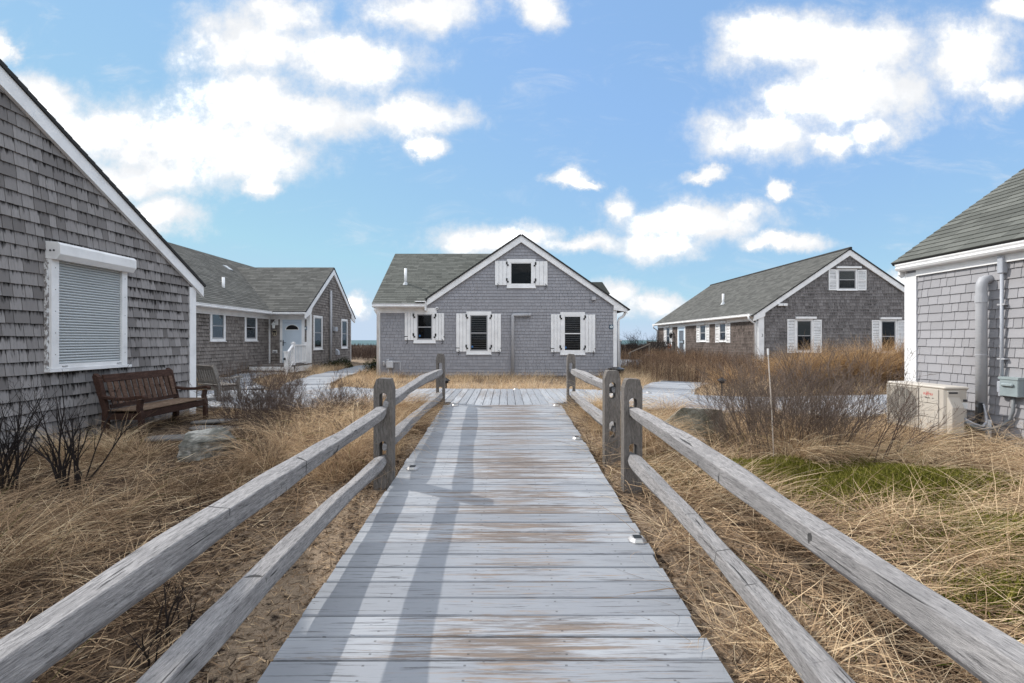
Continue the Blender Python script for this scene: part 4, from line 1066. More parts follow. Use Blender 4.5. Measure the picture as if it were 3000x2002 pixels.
vp = pipe('vent_pipe', [(6.33, 6.05, .43), (6.33, 6.05, 2.19), (6.335, 6.05, 2.25), (6.36, 6.05, 2.30), (6.40, 6.05, 2.31), (6.45, 6.05, 2.31)], .058, 'pvc', r4, 16,
          collars=[((6.33, 6.05, 2.00), (6.33, 6.05, 2.09), .066), ((6.33, 6.05, 1.30), (6.33, 6.05, 1.31), .061), ((6.33, 6.05, .62), (6.33, 6.05, .63), .062)])
pipe('drain_pipe', [(6.37, 6.0, -.05), (6.37, 6.0, .45)], .03, 'white', r4)
cd = pipe('conduit', [(6.40, 5.865, .80), (6.40, 5.865, 2.42)], .018, 'pvc_light', r4, 8, collars=[((6.40, 5.865, .78), (6.40, 5.865, .90), .032)])
MB().box(6.37, 5.83, 2.36, 6.445, 5.90, 2.58).build('conduit_box', M['pvc_light'], cd, bevel=.008)
cl_ = MB()
for zz in (1.25, 1.95): cl_.box(6.385, 5.82, zz, 6.444, 5.91, zz+.02)
cl_.build('clip', M['pvc'], cd)
db = MB().box(6.33, 5.62, .79, 6.445, 5.83, 1.03).build('disconnect_box', M['boxgrey'], r4, bevel=.006)
MB().box(6.322, 5.61, 1.005, 6.445, 5.84, 1.035).build('lid', M['boxgrey'], db)
MB().box(6.305, 5.66, .915, 6.329, 5.80, .955).build('grip', M['boxgrey'], db, bevel=.01)
MB().box(6.37, 5.835, .82, 6.445, 5.905, .97).build('conduit_box', M['pvc_light'], db, bevel=.01)
RH.flush()
# ------------------------------------------------------------------ fences
def post_mesh(wd, top, bot, holes, th=.12):
    """post with mortises right through; holes = centre heights"""
    bm = bmesh.new()
    def loop(pts):
        vv = [bm.verts.new((x, 0, z)) for x, z in pts]
        return [bm.edges.new((vv[i], vv[(i+1) % len(vv)])) for i in range(len(vv))]
    h = wd/2
    E = loop([(-h, bot), (h*.97, bot), (h, top-.10), (h*.72, top-.006), (-h*.45, top), (-h*.70, top-.012), (-h*.98, top-.085)])
    for hz in holes:
        E += loop([(.036*math.cos(a)*(1+.12*math.sin(3*a)), hz+(.055 if math.sin(a) > 0 else -.055)+.038*math.sin(a)) for a in [i*2*math.pi/14+.1 for i in range(14)]])
    bmesh.ops.triangle_fill(bm, use_beauty=True, use_dissolve=False, edges=E)
    g = bmesh.ops.extrude_face_region(bm, geom=bm.faces[:])
    bmesh.ops.translate(bm, verts=[v for v in g['geom'] if isinstance(v, bmesh.types.BMVert)], vec=(0, th, 0))
    bmesh.ops.translate(bm, verts=bm.verts[:], vec=(0, -th/2, 0))
    bmesh.ops.recalc_face_normals(bm, faces=bm.faces[:])
    me = bpy.data.meshes.new('post'); bm.to_mesh(me); bm.free(); me.materials.append(M['post']); return me
def rail_obj(parent, p, q, seed, wd=.058, hh=.066, sag=0.0, flip=1):
    rg = random.Random(seed); n = 34; L = (Vector(q)-Vector(p)).length
    sec = [(-1.0, .62), (-.55, .98), (.88, .82), (1.0, -.42), (.30, -1.0), (-.92, -.72)]
    ph = [rg.uniform(0, 6.28) for _ in range(8)]; vs_, fs = [], []
    for i in range(n+1):
        t_ = i/n; c = Vector(p).lerp(Vector(q), t_); s = t_*L
        c = c+Vector((.014*math.sin(1.7*s+ph[0])*flip, 0, .012*math.sin(1.3*s+ph[1])-sag*4*t_*(1-t_)))
        e = min(s, L-s); tp = min(1, .52+.48*min(1, max(0, e-.03)/.22))
        tpw = min(1, .42+.58*min(1, max(0, e-.03)/.25))
        k = 1+.10*math.sin(2.3*s+ph[2])+.03*math.sin(9*s+ph[5]); rot = .22*math.sin(.9*s+ph[3])
        for j, (a, b) in enumerate(sec):
            a2 = a*wd*tpw*k*(1+.05*math.sin(5*s+ph[4]+j*2)); b2 = b*hh*tp*k*(1+.05*math.sin(4.1*s+ph[6]+j*1.7))
            a2 *= flip
            ca, sa = math.cos(rot), math.sin(rot)
            vs_.append((c.x+a2*ca-b2*sa, c.y, c.z+a2*sa+b2*ca))
    m_ = len(sec)
    for i in range(n):
        for j in range(m_): fs.append((i*m_+j, i*m_+(j+1) % m_, (i+1)*m_+(j+1) % m_, (i+1)*m_+j))
    fs += [tuple(range(m_-1, -1, -1)), tuple(range(n*m_, (n+1)*m_))]
    b = MB(); b.add(vs_, fs)
    o = b.build('rail', M['rail'], parent)
    bv = o.modifiers.new('bevel', 'BEVEL'); bv.width = .004; bv.segments = 1; bv.limit_method = 'ANGLE'; bv.angle_limit = R(25)
    return o
def fence(root, posts, rails):
    for (x, y, wd, top, bot, holes) in posts:
        o = link(bpy.data.objects.new('post', post_mesh(wd, top, bot, holes)), root)
        o.location = Vector((x, y, 0))-Vector(root.location)
    for i, (p, q, sd_, fl) in enumerate(rails): rail_obj(root, p, q, sd_, flip=fl)
f1 = empty('split_rail_fence', (-1.18, 4.47, 0), 'grey split rail fence along the left side of the boardwalk', 'fence')
fence(f1, [(-1.185, 4.47, .186, 1.13, -.25, (.895, .425)), (-1.185, 8.36, .155, 1.25, -.1, (1.0, .555)), (-1.2, .35, .18, .94, -.5, (.69, .30))],
      [((-1.175, 8.40, .935), (-1.17, 4.40, .885), 1, 1), ((-1.175, 8.40, .50), (-1.17, 4.40, .475), 2, 1),
       ((-1.20, 4.53, .815), (-1.19, .30, .690), 3, 1), ((-1.20, 4.53, .325), (-1.19, .30, .315), 4, 1)])
f2 = empty('split_rail_fence', (1.2, 5.14, 0), 'short grey split rail fence between two posts at the right of the ramp top', 'fence')
fence(f2, [(1.20, 5.14, .18, 1.16, -.2, (.935, .50)), (1.205, 8.34, .15, 1.25, -.1, (1.0, .57))],
      [((1.21, 8.38, .945), (1.22, 5.10, .93), 5, -1), ((1.21, 8.38, .535), (1.22, 5.10, .49), 6, -1)])
f3 = empty('split_rail_fence', (1.2, 4.4, 0), 'long rails of the grey split rail fence in the right foreground', 'fence')
fence(f3, [(1.21, 4.36, .175, 1.134, -.25, (.86, .43)), (1.21, .35, .18, .96, -.5, (.72, .14))],
      [((1.215, 4.42, .815), (1.20, .30, .715), 7, -1), ((1.215, 4.42, .385), (1.20, .30, .13), 8, -1)])

# ------------------------------------------------------------------ benches
def bench(root, L, ms, mslat, mseat, nsl):
    h = L/2
    for sx in (-1, 1):
        x = sx*(h-.035)
        MB().prism([(x-.035, .30, 0), (x-.035, .36, 0), (x-.035, .35, .36), (x-.035, .325, .46), (x-.035, .345, .58), (x-.035, .285, .58), (x-.035, .265, .46), (x-.035, .29, .36)], (.07, 0, 0)).build('front_leg', ms, root, local=True, bevel=.005)
        MB().prism([(x-.035, -.26, 0), (x-.035, -.18, 0), (x-.035, -.16, .40), (x-.035, -.29, .93), (x-.035, -.36, .98), (x-.035, -.385, .93), (x-.035, -.235, .42)], (.07, 0, 0)).build('back_leg', ms, root, local=True, bevel=.005)
        pr_ = [(-.22, .60), (-.05, .575), (.15, .575), (.28, .60), (.36, .605), (.40, .585), (.40, .635), (.36, .655), (.25, .645), (.12, .62), (-.05, .62), (-.24, .645)]
        MB().prism([(x-.042, a, b) for a, b in pr_], (.084, 0, 0)).build('arm', ms, root, local=True, bevel=.006)
    q = MB().box(-h+.07, .285, .30, h-.07, .325, .405)
    q.build('apron', ms, root, local=True, bevel=.004)
    MB().box(-h+.07, -.20, .30, h-.07, -.165, .39).build('apron', ms, root, local=True)
    for sx in (-1, 1):
        MB().box(sx*(h-.035)-.02, -.18, .29, sx*(h-.035)+.02, .29, .38).build('side_rail', ms, root, local=True)
    for i in range(5):
        MB().box(-h+.02, -.165+i*.102, .415-.004*abs(2-i)*0, h-.02, -.165+i*.102+.088, .435).build('seat_slat', mseat, root, local=True, bevel=.005)
    MB().prism([(-h+.07, -.268, .84), (-h+.07, -.235, .84), (-h+.07, -.272, .955), (-h+.07, -.31, .955)], (L-.14, 0, 0)).build('top_rail', ms, root, local=True, bevel=.006)
    MB().prism([(-h+.07, -.17, .45), (-h+.07, -.14, .45), (-h+.07, -.155, .51), (-h+.07, -.185, .51)], (L-.14, 0, 0)).build('lower_rail', ms, root, local=True)
    w_ = (L-.16)/nsl
    for i in range(nsl):
        x = -h+.08+w_*i+w_*.18
        MB().prism([(x, -.168, .505), (x, -.150, .505), (x, -.240, .845), (x, -.258, .845)], (w_*.64, 0, 0)).build('back_slat', mslat, root, local=True)
b1 = empty('garden_bench', (-5.74, 7.5, float(gz(-5.7, 7.5))-.01), 'dark red-brown wooden bench against the shingle wall under the roller shutter', 'bench', rz=R(-90))
bench(b1, 1.52, M['bench'], M['bench_slat'], M['bench_seat'], 12)
b2 = empty('garden_bench', (-6.68, 10.48, .15), 'silver-grey weathered bench half hidden behind the corner of the cottage', 'bench', rz=R(-30))
bench(b2, 1.25, M['bench_grey'], M['bench_grey'], M['bench_grey'], 9)
b2.scale = (.84, .84, .84); b2.location.z = .13

# ------------------------------------------------------------------ cooling unit
ac = empty('cooling_unit', (5.94, 6.43, .24), 'cream outdoor cooling unit on blocks with round fan grille', 'air conditioner')
FA = frame((5.78, 0, 0), (0, -1, 0), (-1, 0, 0))
case = MB().box(5.785, 5.985, .255, 6.09, 6.88, .865).build('casing', M['cream'], ac, bevel=.022)
MB().box(5.775, 5.975, .845, 6.10, 6.89, .885).build('lid', M['cream'], ac, bevel=.014)
MB().box(5.79, 5.98, .235, 6.09, 6.885, .262).build('base_pan', M['cream'], ac)
MB().ob(FA, -6.86, -6.365, .285, .83, -.004, .0005).build('fan_recess', M['cream'], ac)
fan = MB().fprism(FA, [(-6.615+.232*math.cos(a), .555+.255*math.sin(a)) for a in np.linspace(0, 2*math.pi, 33)[:-1]], .001, .003).build('fan', M['fin'], ac)  # flat dark disc; shade of the fan opening put into its colour
for k_ in range(3):
    a0_ = k_*2.094+.4
    MB().fprism(FA, [(-6.615+r_*math.cos(a0_+t_), .555+r_*math.sin(a0_+t_)) for r_, t_ in ((.05, 0), (.21, -.15), (.22, .25), (.17, .6), (.05, .6))], .0035, .005).build('fan_blade', M['dkprint'], fan)
g_ = MB(); zz = .295
while zz < .825: g_.ob(FA, -6.855, -6.37, zz, zz+.0036, .012, .018); zz += .0135
for uu in (-6.855, -6.755, -6.66, -6.565, -6.47, -6.372): g_.ob(FA, uu, uu+.005, .29, .825, .008, .0118)
tag(g_.build('grille', M['cream'], ac), kind='stuff')
fr_ = MB(); fr_.ob(FA, -6.87, -6.857, .27, .845, .001, .02); fr_.ob(FA, -6.366, -6.356, .27, .845, .001, .02); fr_.ob(FA, -6.857, -6.366, .83, .845, .001, .02); fr_.ob(FA, -6.857, -6.366, .27, .285, .001, .02)
fr_.build('grille_frame', M['cream'], ac)
pn = MB()
for a, b in ((.645, .838), (.455, .638), (.27, .448)): pn.ob(FA, -6.352, -6.07, a, b, -.004, .004)
for (a, b) in ((.645, .838), (.455, .638), (.27, .448)):
    MB().ob(FA, -6.352, -6.07, a, b, -.004, .005).build('front_panel', M['cream'], ac, bevel=.003)
text('FUJITSU', .040, FA, -6.215, .765, .0055, M['red'], ac)
MB().tube([Vector((5.774, 6.222+.018*math.sin(t_), .791+.007*math.sin(2*t_))) for t_ in np.linspace(0, 2*math.pi, 17)], .0014, 4).build('emblem', M['red'], ac)
text('Halcyon', .026, FA, -6.225, .715, .0055, M['dkprint'], ac, sx=.9)
MB().fprism(FA, [(-6.16, .708), (-6.15, .722), (-6.125, .718), (-6.14, .712)], .0052, .0065).build('emblem', M['dkprint'], ac)
FB = frame((0, 5.985, 0), (1, 0, 0), (0, -1, 0))
pc = MB(); pc.prism([(5.80, 5.983, .255), (5.80, 5.983, .83), (5.80, 5.965, .83), (5.80, 5.962, .75), (5.80, 5.90, .62), (5.80, 5.90, .275)], (.16, 0, 0))
pcv = pc.build('pipe_cover', M['cream'], ac, bevel=.008)
MB().ob(FB, 5.815, 5.93, .795, .818, .021, .0235).build('handle_recess_shade', M['dkprint'], pcv)  # raised strip; the shade of a hand recess is painted by its dark colour
sp = MB().ob(FB, 6.02, 6.07, .69, .72, .001, .004).build('rating_label', M['dkprint'], ac)
MB().ob(FB, 5.985, 6.075, .60, .68, .001, .0025).build('rating_label', M['sign_white'], ac)
for yy in (6.12, 6.74):
    MB().box(5.82, yy-.06, .13, 6.08, yy+.06, .234).build('foot', M['pvc_light'], ac)
hs_ = MB()
for k_ in range(3):
    d_ = k_*.022
    hs_.tube([(6.0+d_*.3, 5.92, .36+d_), (6.06, 5.90, .37+d_), (6.15, 5.93, .42+d_), (6.24, 5.97, .54+d_*.6), (6.28, 6.01, .66)], .026, 7)
hs_.build('refrigerant_lines', M['rubber'], ac, smooth=True)
MB().tube([(5.97, 5.93, .48), (6.05, 5.88, .42), (6.15, 5.86, .385), (6.24, 5.90, .44), (6.29, 5.96, .54), (6.29, 5.99, .66)], .016, 8).build('cable', M['pvc'], ac, smooth=True)
MB().tube([(5.97, 5.93, .45), (6.04, 5.87, .385), (6.14, 5.84, .35), (6.26, 5.83, .37), (6.36, 5.81, .42), (6.395, 5.765, .50), (6.40, 5.735, .60), (6.395, 5.725, .795)], .019, 8).build('cable', M['hose'], ac, smooth=True)
for yy in (6.12, 6.74):
    o = MB().box(5.80, yy-.11, .0, 6.12, yy+.11, .129).build('concrete_block', M['concrete'])
    tag(o, 'low concrete block under the %s end of the cooling unit' % ('pipe' if yy < 6.4 else 'fan'), 'block')

# ------------------------------------------------------------------ lights, stake, small things
def deck_light_root(x, y, z, label, tilt=0.0, rz=0.0):
    r_ = empty('deck_light', (x, y, z), label, 'deck light', 'solar lights screwed to the boards', rz)
    r_.rotation_euler = (tilt, 0, rz); return r_
def oct_(a, b, z): return [(a, b*.45, z), (a*.55, b, z), (-a*.55, b, z), (-a, b*.45, z), (-a, -b*.45, z), (-a*.55, -b, z), (a*.55, -b, z), (a, -b*.45, z)]
def deck_light_parts(r_):
    A = oct_(.062, .055, 0)+oct_(.060, .053, .008)+oct_(.040, .035, .030)
    f = [tuple(range(7, -1, -1))]+[(k_*8+i, k_*8+(i+1) % 8, k_*8+8+(i+1) % 8, k_*8+8+i) for k_ in (0, 1) for i in range(8)]+[tuple(range(16, 24))]
    MB().add(A, f).build('housing', M['steel'], r_, local=True)
    MB().box(-.029, -.024, .0302, .029, .024, .0325).build('solar_panel', M['solar'], r_, local=True)
    MB().prism([(-.024, -.0525, .010), (.024, -.0525, .010), (.022, -.040, .026), (-.022, -.040, .026)], (0, -.003, .002)).build('lens', M['lens'], r_, local=True)
T = math.atan(.0592)
spots = [(-.965, 4.755, None, 'silver solar light on the ramp edge beside the left fence post'),
         (.93, 5.89, None, 'silver solar light on the right ramp edge opposite the pair of posts'),
         (.945, 3.255, None, 'large nearest silver solar light on the right ramp edge'),
         (-.88, 8.0, None, 'flat solar light at the top left corner of the ramp'),
         (.90, 8.0, None, 'flat solar light at the top right corner of the ramp'),
         (.25, 10.55, .348, 'tiny solar light at the far middle of the cross deck'),
         (3.15, 10.0, .34, 'tiny solar light at the fork of the right path'),
         (-4.85, 12.2, .165, 'tiny solar light at the far left deck edge')]
proto = None
for x, y, z, lb in spots:
    r_ = deck_light_root(x, y, (ramp_z(y) if z is None else z)+.001, lb, T if z is None else 0)
    if proto is None: deck_light_parts(r_); proto = r_
    else:
        for ch in list(proto.children): c = ch.copy(); link(c, r_)
def path_light(x, y, z0, z1, lb):
    r_ = empty('path_light', (x, y, z0), lb, 'path light', 'black mushroom lights along the decks'); h = z1-z0
    MB().lathe((0, 0, -.1), [(.017, 0), (.017, h-.02)], 8).build('stem', M['black'], r_, local=True)
    MB().lathe((0, 0, h-.13), [(.03, 0), (.055, .015), (.06, .06), (.05, .065)], 10).build('lamp_body', M['black'], r_, local=True)
    MB().lathe((0, 0, h-.065), [(.105, 0), (.10, .012), (.055, .045), (.02, .06), (.012, .085)], 12).build('cap', M['black'], r_, local=True)
path_light(-1.46, 11.25, float(gz(-1.46, 11.25)), .56, 'black path light behind the far left fence post')
path_light(-5.75, 18.0, float(gz(-5.75, 18)), .31, 'short black path light beside the path to the porch cottage')
path_light(5.0, 10.5, float(gz(5, 10.5)), .63, 'black path light standing in grass by the right deck')
s_ = empty('marker_stake', (3.08, 5.2, .08), 'thin pale marker stake standing in front of the bare bush', 'stake')
MB().tube([(3.08, 5.2, -.1), (3.045, 5.2, .7), (3.005, 5.2, 1.33)], [.006, .006, .006], 6).build('rod', M['stake'], s_)
MB().tube([(3.005, 5.2, 1.331), (3.001, 5.2, 1.405)], .0105, 6).build('cap', M['white'], s_)
tb = empty('planter_tub', (4.15, 17.0, 0), 'low black tub standing at the right corner of the middle cottage', 'tub')
MB().lathe((4.15, 17.0, -.02), [(.22, 0), (.27, .36), (.29, .37), (.29, .41), (.25, .43)], 16).build('tub', M['bin'], tb)
MB().lathe((4.15, 17.0, .412), [(.31, 0), (.30, .03), (.12, .08), (.05, .085)], 16).build('lid', M['bin'], tb)
ws = empty('wooden_stair', (7.9, 27, .2), 'small weathered wooden stair with a sloping rail, far right gap', 'stair')
for (x, zt) in ((7.35, .75), (7.35+.03, .75), (8.5, 1.2)):
    MB().box(x, 26.9, .1, x+.06, 26.97, zt).build('post', M['old_wood'], ws)
MB().prism([(7.30, 26.93, .70), (7.42, 26.93, .80), (8.60, 26.93, 1.32), (8.60, 26.93, 1.25)], (0, .08, 0)).build('handrail', M['old_wood'], ws)
for i in range(3): MB().box(8.0+i*.22, 26.7, .28+i*.15, 8.45+i*.2, 27.6, .33+i*.15).build('tread', M['bench_grey'], ws)
wr = empty('autumn_wreath', (10.95, 30.25, 1.05), 'small orange wreath hung on the side porch rail', 'wreath')
rg = random.Random(4); q = MB()
for i in range(60):
    a = i/60*6.283; c = Vector((10.92+.10*math.cos(a)+rg.uniform(-.04, .04), 30.27+rg.uniform(-.03, .03), 1.12+.13*math.sin(a)+rg.uniform(-.04, .04)))
    d1 = Vector((rg.uniform(-1, 1), rg.uniform(-1, 1), rg.uniform(-1, 1)))*.045; d2 = Vector((rg.uniform(-1, 1), rg.uniform(-.5, .5), rg.uniform(-1, 1)))*.03
    q.add([c-d1, c+d2, c+d1, c-d2], [(0, 1, 2, 3)])
q.build('leaves', M['orange'], wr)

# ------------------------------------------------------------------ stones
def stone(name, c, size, seed, mat_, label, cat, rz=0.0, flat=.0, lay=0.0):
    bm = bmesh.new(); bmesh.ops.create_icosphere(bm, subdivisions=4, radius=1.0)
    rs = random.Random(seed); pl_ = [(Vector((rs.gauss(0, 1), rs.gauss(0, 1), rs.gauss(0, .8))).normalized(), rs.uniform(.48, .82)) for _ in range(13)]
    from mathutils import noise as mn
    for v in bm.verts:
        p = v.co.copy()
        for n_, d_ in pl_:
            e = p.dot(n_)-d_
            if e > 0: p -= n_*e*.97
        p *= 1.15+.08*mn.noise(p*2.3+Vector((seed, 0, 0)))+.05*mn.noise(p*6+Vector((0, seed, 0)))+lay*.04*math.sin(p.z*19+3*p.x)
        v.co = Vector((p.x*size[0], p.y*size[1], p.z*size[2]))
    me = bpy.data.meshes.new(name); bm.to_mesh(me); bm.free(); me.materials.append(mat_)
    o = link(bpy.data.objects.new(name, me)); o.location = c; o.rotation_euler = (0, 0, rz); return tag(o, label, cat)
stone('boulder', (-3.76, 5.85, .12), (.43, .27, .30), 5, M['granite'], 'pale layered boulder in dry grass in front of the bench', 'boulder', rz=.3, lay=1)
stone('boulder', (2.66, 6.5, .26), (.56, .40, .46), 9, M['rock'], 'dark lichened boulder beside the right deck edge', 'boulder', rz=-.2)
def slab(c, a, b, th, rz, seed, label):
    rs = random.Random(seed); n = 9; pts = []
    for i in range(n):
        t_ = i/n*6.283; pts.append((a*math.copysign(abs(math.cos(t_))**.6, math.cos(t_))*rs.uniform(.9, 1.05), b*math.copysign(abs(math.sin(t_))**.6, math.sin(t_))*rs.uniform(.9, 1.05)))
    o = MB().prism([(x, y, 0) for x, y in pts], (0, 0, th)).build('paving_stone', M['slate'], local=True, bevel=.008)
    o.location = c; o.rotation_euler = (rs.uniform(-.04, .04), rs.uniform(-.04, .04), rz); return tag(o, label, 'paving stone')
for (x, y, a, b, rz, lb) in ((-5.75, 6.35, .40, .22, .1, 'flat slate paver at the near end of the bench by the wall'), (-4.95, 6.85, .42, .22, .2, 'flat slate paver in front of the nearer bench legs'),
                             (-4.75, 7.45, .40, .2, -.1, 'slate paver before the middle of the bench'), (-5.1, 8.0, .38, .2, .15, 'slate paver at the far front leg of the bench')):
    slab((x, y, float(gz(x, y))+.012), a, b, .035, rz, int(100*x), lb)
slab((2.35, 6.05, .13), .34, .16, .05, .3, 77, 'dark flat slate leaning at the foot of the lichened boulder')

# ------------------------------------------------------------------ dry grass
RS = np.random.RandomState(12)
def vnoise(x, y, f, seed):
    r_ = np.random.RandomState(seed); s = 0
    for k_ in range(5):
        a = r_.uniform(0, 6.28); ph = r_.uniform(0, 6.28); ff = f*r_.uniform(.6, 1.7)
        s = s+np.sin((x*np.cos(a)+y*np.sin(a))*ff+ph)
    return s/5**.5*.7
def allowed(x, y):
    near_ = np.interp(x, [a for a, b in NEAR], [b for a, b in NEAR]); far_ = np.interp(x, [a for a, b in FAR], [b for a, b in FAR])
    ok = ~((np.abs(x+.045) < 1.075) & (y < 8.15))
    ok &= ~((y > near_-.01) & (y < far_+.02))
    ok &= ~((x < -6.28) & (y < 9.25)) & ~((x > 6.43) & (y < 7.4)) & ~((x > -4.95) & (x < 4.35) & (y > 17.66) & (y < 24.4))
    ok &= ~((x > 11.8) & (y > 21.28) & (y < 35.3)) & ~((x < -8.62) & (x > -18) & (y > 18.3) & (y < 25.6)) & ~((x < -10.4) & (y > 9) & (y < 26))
    for pts, hw_ in (([(-5.5, 12.3), (-6.2, 14.2), (-6.6, 17), (-6.5, 21), (-5.9, 26)], .68), ([(3.55, 10.2), (4.0, 11.6), (4.7, 13.2), (5.9, 15.0)], .74), ([(5.6, 22), (6.6, 24.5), (7.4, 27)], .8), ([(-7.2, 12.5), (-9.2, 15.2), (-9.5, 17.9)], .6)):
        py = np.array([b for a, b in pts]); px = np.array([a for a, b in pts])
        ok &= ~((y > py[0]) & (y < py[-1]) & (np.abs(x-np.interp(y, py, px)) < hw_))
    return ok
def blades(base, az, L, th0, th1, wd, tint, rows=5, bend=0.0, floor=.012, twist=None, kink=.085):
    """curved ribbons: returns verts, quads, tint per vertex"""
    n = len(az); t_ = np.linspace(0, 1, rows)
    th = th0[:, None]+(th1-th0)[:, None]*t_[None, :]
    a = az[:, None]+(np.asarray(bend)*np.ones(n))[:, None]*t_[None, :]+np.cumsum(RS.normal(0, kink, (n, rows)), 1)
    th = th+np.cumsum(RS.normal(0, kink*.6, (n, rows)), 1)
    st = (L/(rows-1))[:, None]
    d = np.stack([np.sin(th)*np.cos(a), np.sin(th)*np.sin(a), np.cos(th)], -1)*st[..., None]
    c = np.concatenate([base[:, None, :], base[:, None, :]+np.cumsum(d[:, :-1], 1)], 1)
    fl = gz(c[..., 0], c[..., 1])+floor*(0.2+RS.rand(n, 1)*1.6)
    c[..., 2] = np.maximum(c[..., 2], fl)
    tw = RS.uniform(-1.2, 1.2, n) if twist is None else twist
    sx = -np.sin(a)*np.cos(tw)[:, None]; sy = np.cos(a)*np.cos(tw)[:, None]; sz = np.sin(tw)[:, None]*np.sin(th)
    side = np.stack([sx, sy, sz*np.ones_like(sx)], -1)
    wr_ = (wd[:, None]*(1-.8*t_[None, :]**1.5))[..., None]*.5
    V = np.stack([c-side*wr_, c+side*wr_], 2).reshape(n, rows*2, 3)
    k_ = np.arange(rows-1)*2
    q = np.stack([k_, k_+1, k_+3, k_+2], -1)
    F = (np.arange(n)*rows*2)[:, None, None]+q[None]
    return V.reshape(-1, 3), F.reshape(-1, 4), np.repeat(tint, rows*2)
class Mass:
    def __init__(s): s.V = []; s.F = []; s.T = []; s.n = 0
    def add(s, V, F, T): s.V.append(V); s.F.append(F+s.n); s.T.append(T); s.n += len(V)
    def build(s, name, mat_, kind=None, parent=None):
        o = np_mesh(name, np.concatenate(s.V), np.concatenate(s.F), mat_, {'tint': np.concatenate(s.T)}, parent)
        if kind: o['kind'] = kind
        return o
def pts_in(n, x0, x1, y0, y1, dens=None):
    x = RS.uniform(x0, x1, n); y = RS.uniform(y0, y1, n); k_ = allowed(x, y)
    if dens is not None: k_ &= RS.rand(n) < dens(x, y)
    return x[k_], y[k_]
def view_ok(x, y, m_=.25):
    return (np.abs(x) < (y*1.35+m_+1.1)) & (y > .55)
def edge_dens(x, y):
    """sparse next to the ramp in the foreground, thick farther off"""
    d = np.abs(x+.045)-1.05
    k_ = np.clip(.05+d*.52+.5*vnoise(x, y, 2.1, 3), .02, 1)
    k_ = np.where(x > 0, np.clip(k_+.62*sm(d, .10, .5), 0, 1), k_)
    bare = np.clip(1.15*np.exp(-(((x+5.0)/1.15)**2+((y-7.3)/1.15)**2)), 0, 1)
    patch = np.exp(-(((x+2.3)/.8)**2+((y-4.1)/.45)**2))*.5
    clear = np.clip(1.2*np.exp(-(((x+3.8)/.85)**2+((y-5.3)/.7)**2)), 0, 1)+np.exp(-(((x-2.6)/.7)**2+((y-5.9)/.7)**2))+.8*np.exp(-(((x-5.8)/.7)**2+((y-5.7)/.5)**2))
    return k_*(1-.95*bare)*(1-patch)*np.clip(1-.97*clear, .01, 1)
def tufts(mass, n_t, region, per, Lr, az0, az_sd, t0, t1, wdt, tint_m, tint_sd, rows=5, spread=.07, dens=edge_dens, az_w=.5):
    x, y = pts_in(n_t, *region, dens=dens); k_ = view_ok(x, y); x, y = x[k_], y[k_]
    m_ = len(x)
    if m_ == 0: return
    cnt = RS.randint(per[0], per[1]+1, m_); idx = np.repeat(np.arange(m_), cnt); n = len(idx)
    taz = az0+az_sd*1.3*vnoise(x, y, 1.1, 5)+RS.normal(0, az_sd*.5, m_)
    tt_ = np.clip(RS.normal(tint_m, tint_sd*1.25, m_), 0, .9); ts = RS.uniform(.75, 1.25, m_)
    bx = x[idx]+RS.normal(0, spread, n); by = y[idx]+RS.normal(0, spread, n)
    ok = allowed(bx, by); idx, bx, by = idx[ok], bx[ok], by[ok]; n = len(idx)
    az = taz[idx]+RS.normal(0, az_w, n)
    rad = np.arctan2(by-y[idx], bx-x[idx]); isr = (RS.rand(m_) < .38)[idx]
    az = np.where(isr, rad+RS.normal(0, .5, n), az)
    loose = RS.rand(n) < .16; az = np.where(loose, RS.uniform(0, 6.28, n), az)
    L = RS.uniform(*Lr, n)*ts[idx]
    th0 = RS.uniform(*t0, n); th1 = th0+RS.uniform(*t1, n)
    tint = np.clip(tt_[idx]+RS.normal(0, .13, n), 0, .92)
    gre = RS.rand(n) < .012; tint = np.where(gre, RS.uniform(.955, 1, n), tint)
    base = np.stack([bx, by, gz(bx, by)-.01], -1)
    mass.add(*blades(base, az, L, th0, th1, RS.uniform(*wdt, n), tint, rows, RS.normal(0, .5, n)))
def straw(mass, n, region, Lr, az0, sd_, wdt, tm, ts, zr, dens=edge_dens, rows=4):
    x, y = pts_in(n, *region, dens=dens); k_ = view_ok(x, y); x, y = x[k_], y[k_]; n = len(x)
    az = az0+sd_*1.5*vnoise(x, y, 1.3, 9)+RS.normal(0, sd_, n)
    th0 = RS.normal(1.42, .12, n); th1 = th0+RS.uniform(-.1, .35, n)
    base = np.stack([x, y, gz(x, y)+RS.uniform(*zr, n)], -1)
    mass.add(*blades(base, az, RS.uniform(*Lr, n), th0, th1, RS.uniform(*wdt, n), np.clip(RS.normal(tm, ts, n), 0, .92), rows, RS.normal(0, .35, n)))
LEFT = (-6.2, -1.1, .5, 9.2); RIGHT = (1.0, 6.4, .5, 8.0)
gm_ = Mass()
def lump(x, y, seed=51): return np.clip(.42+1.15*vnoise(x, y, 4.2, seed), .03, 1)
dl = lambda x, y: edge_dens(x, y)*lump(x, y)
mossy = lambda x, y: np.exp(-(((x-3.0)/1.1)**2+((y-4.65)/.46)**2)*1.1)+np.exp(-(((x-3.75)/1.0)**2+((y-4.25)/.44)**2)*1.1)+np.exp(-(((x-3.6)/.6)**2+((y-3.1)/.52)**2)*1.1)
dr_ = lambda x, y: edge_dens(x, y)*lump(x, y, 52)*np.clip(1-1.15*mossy(x, y), .03, 1)
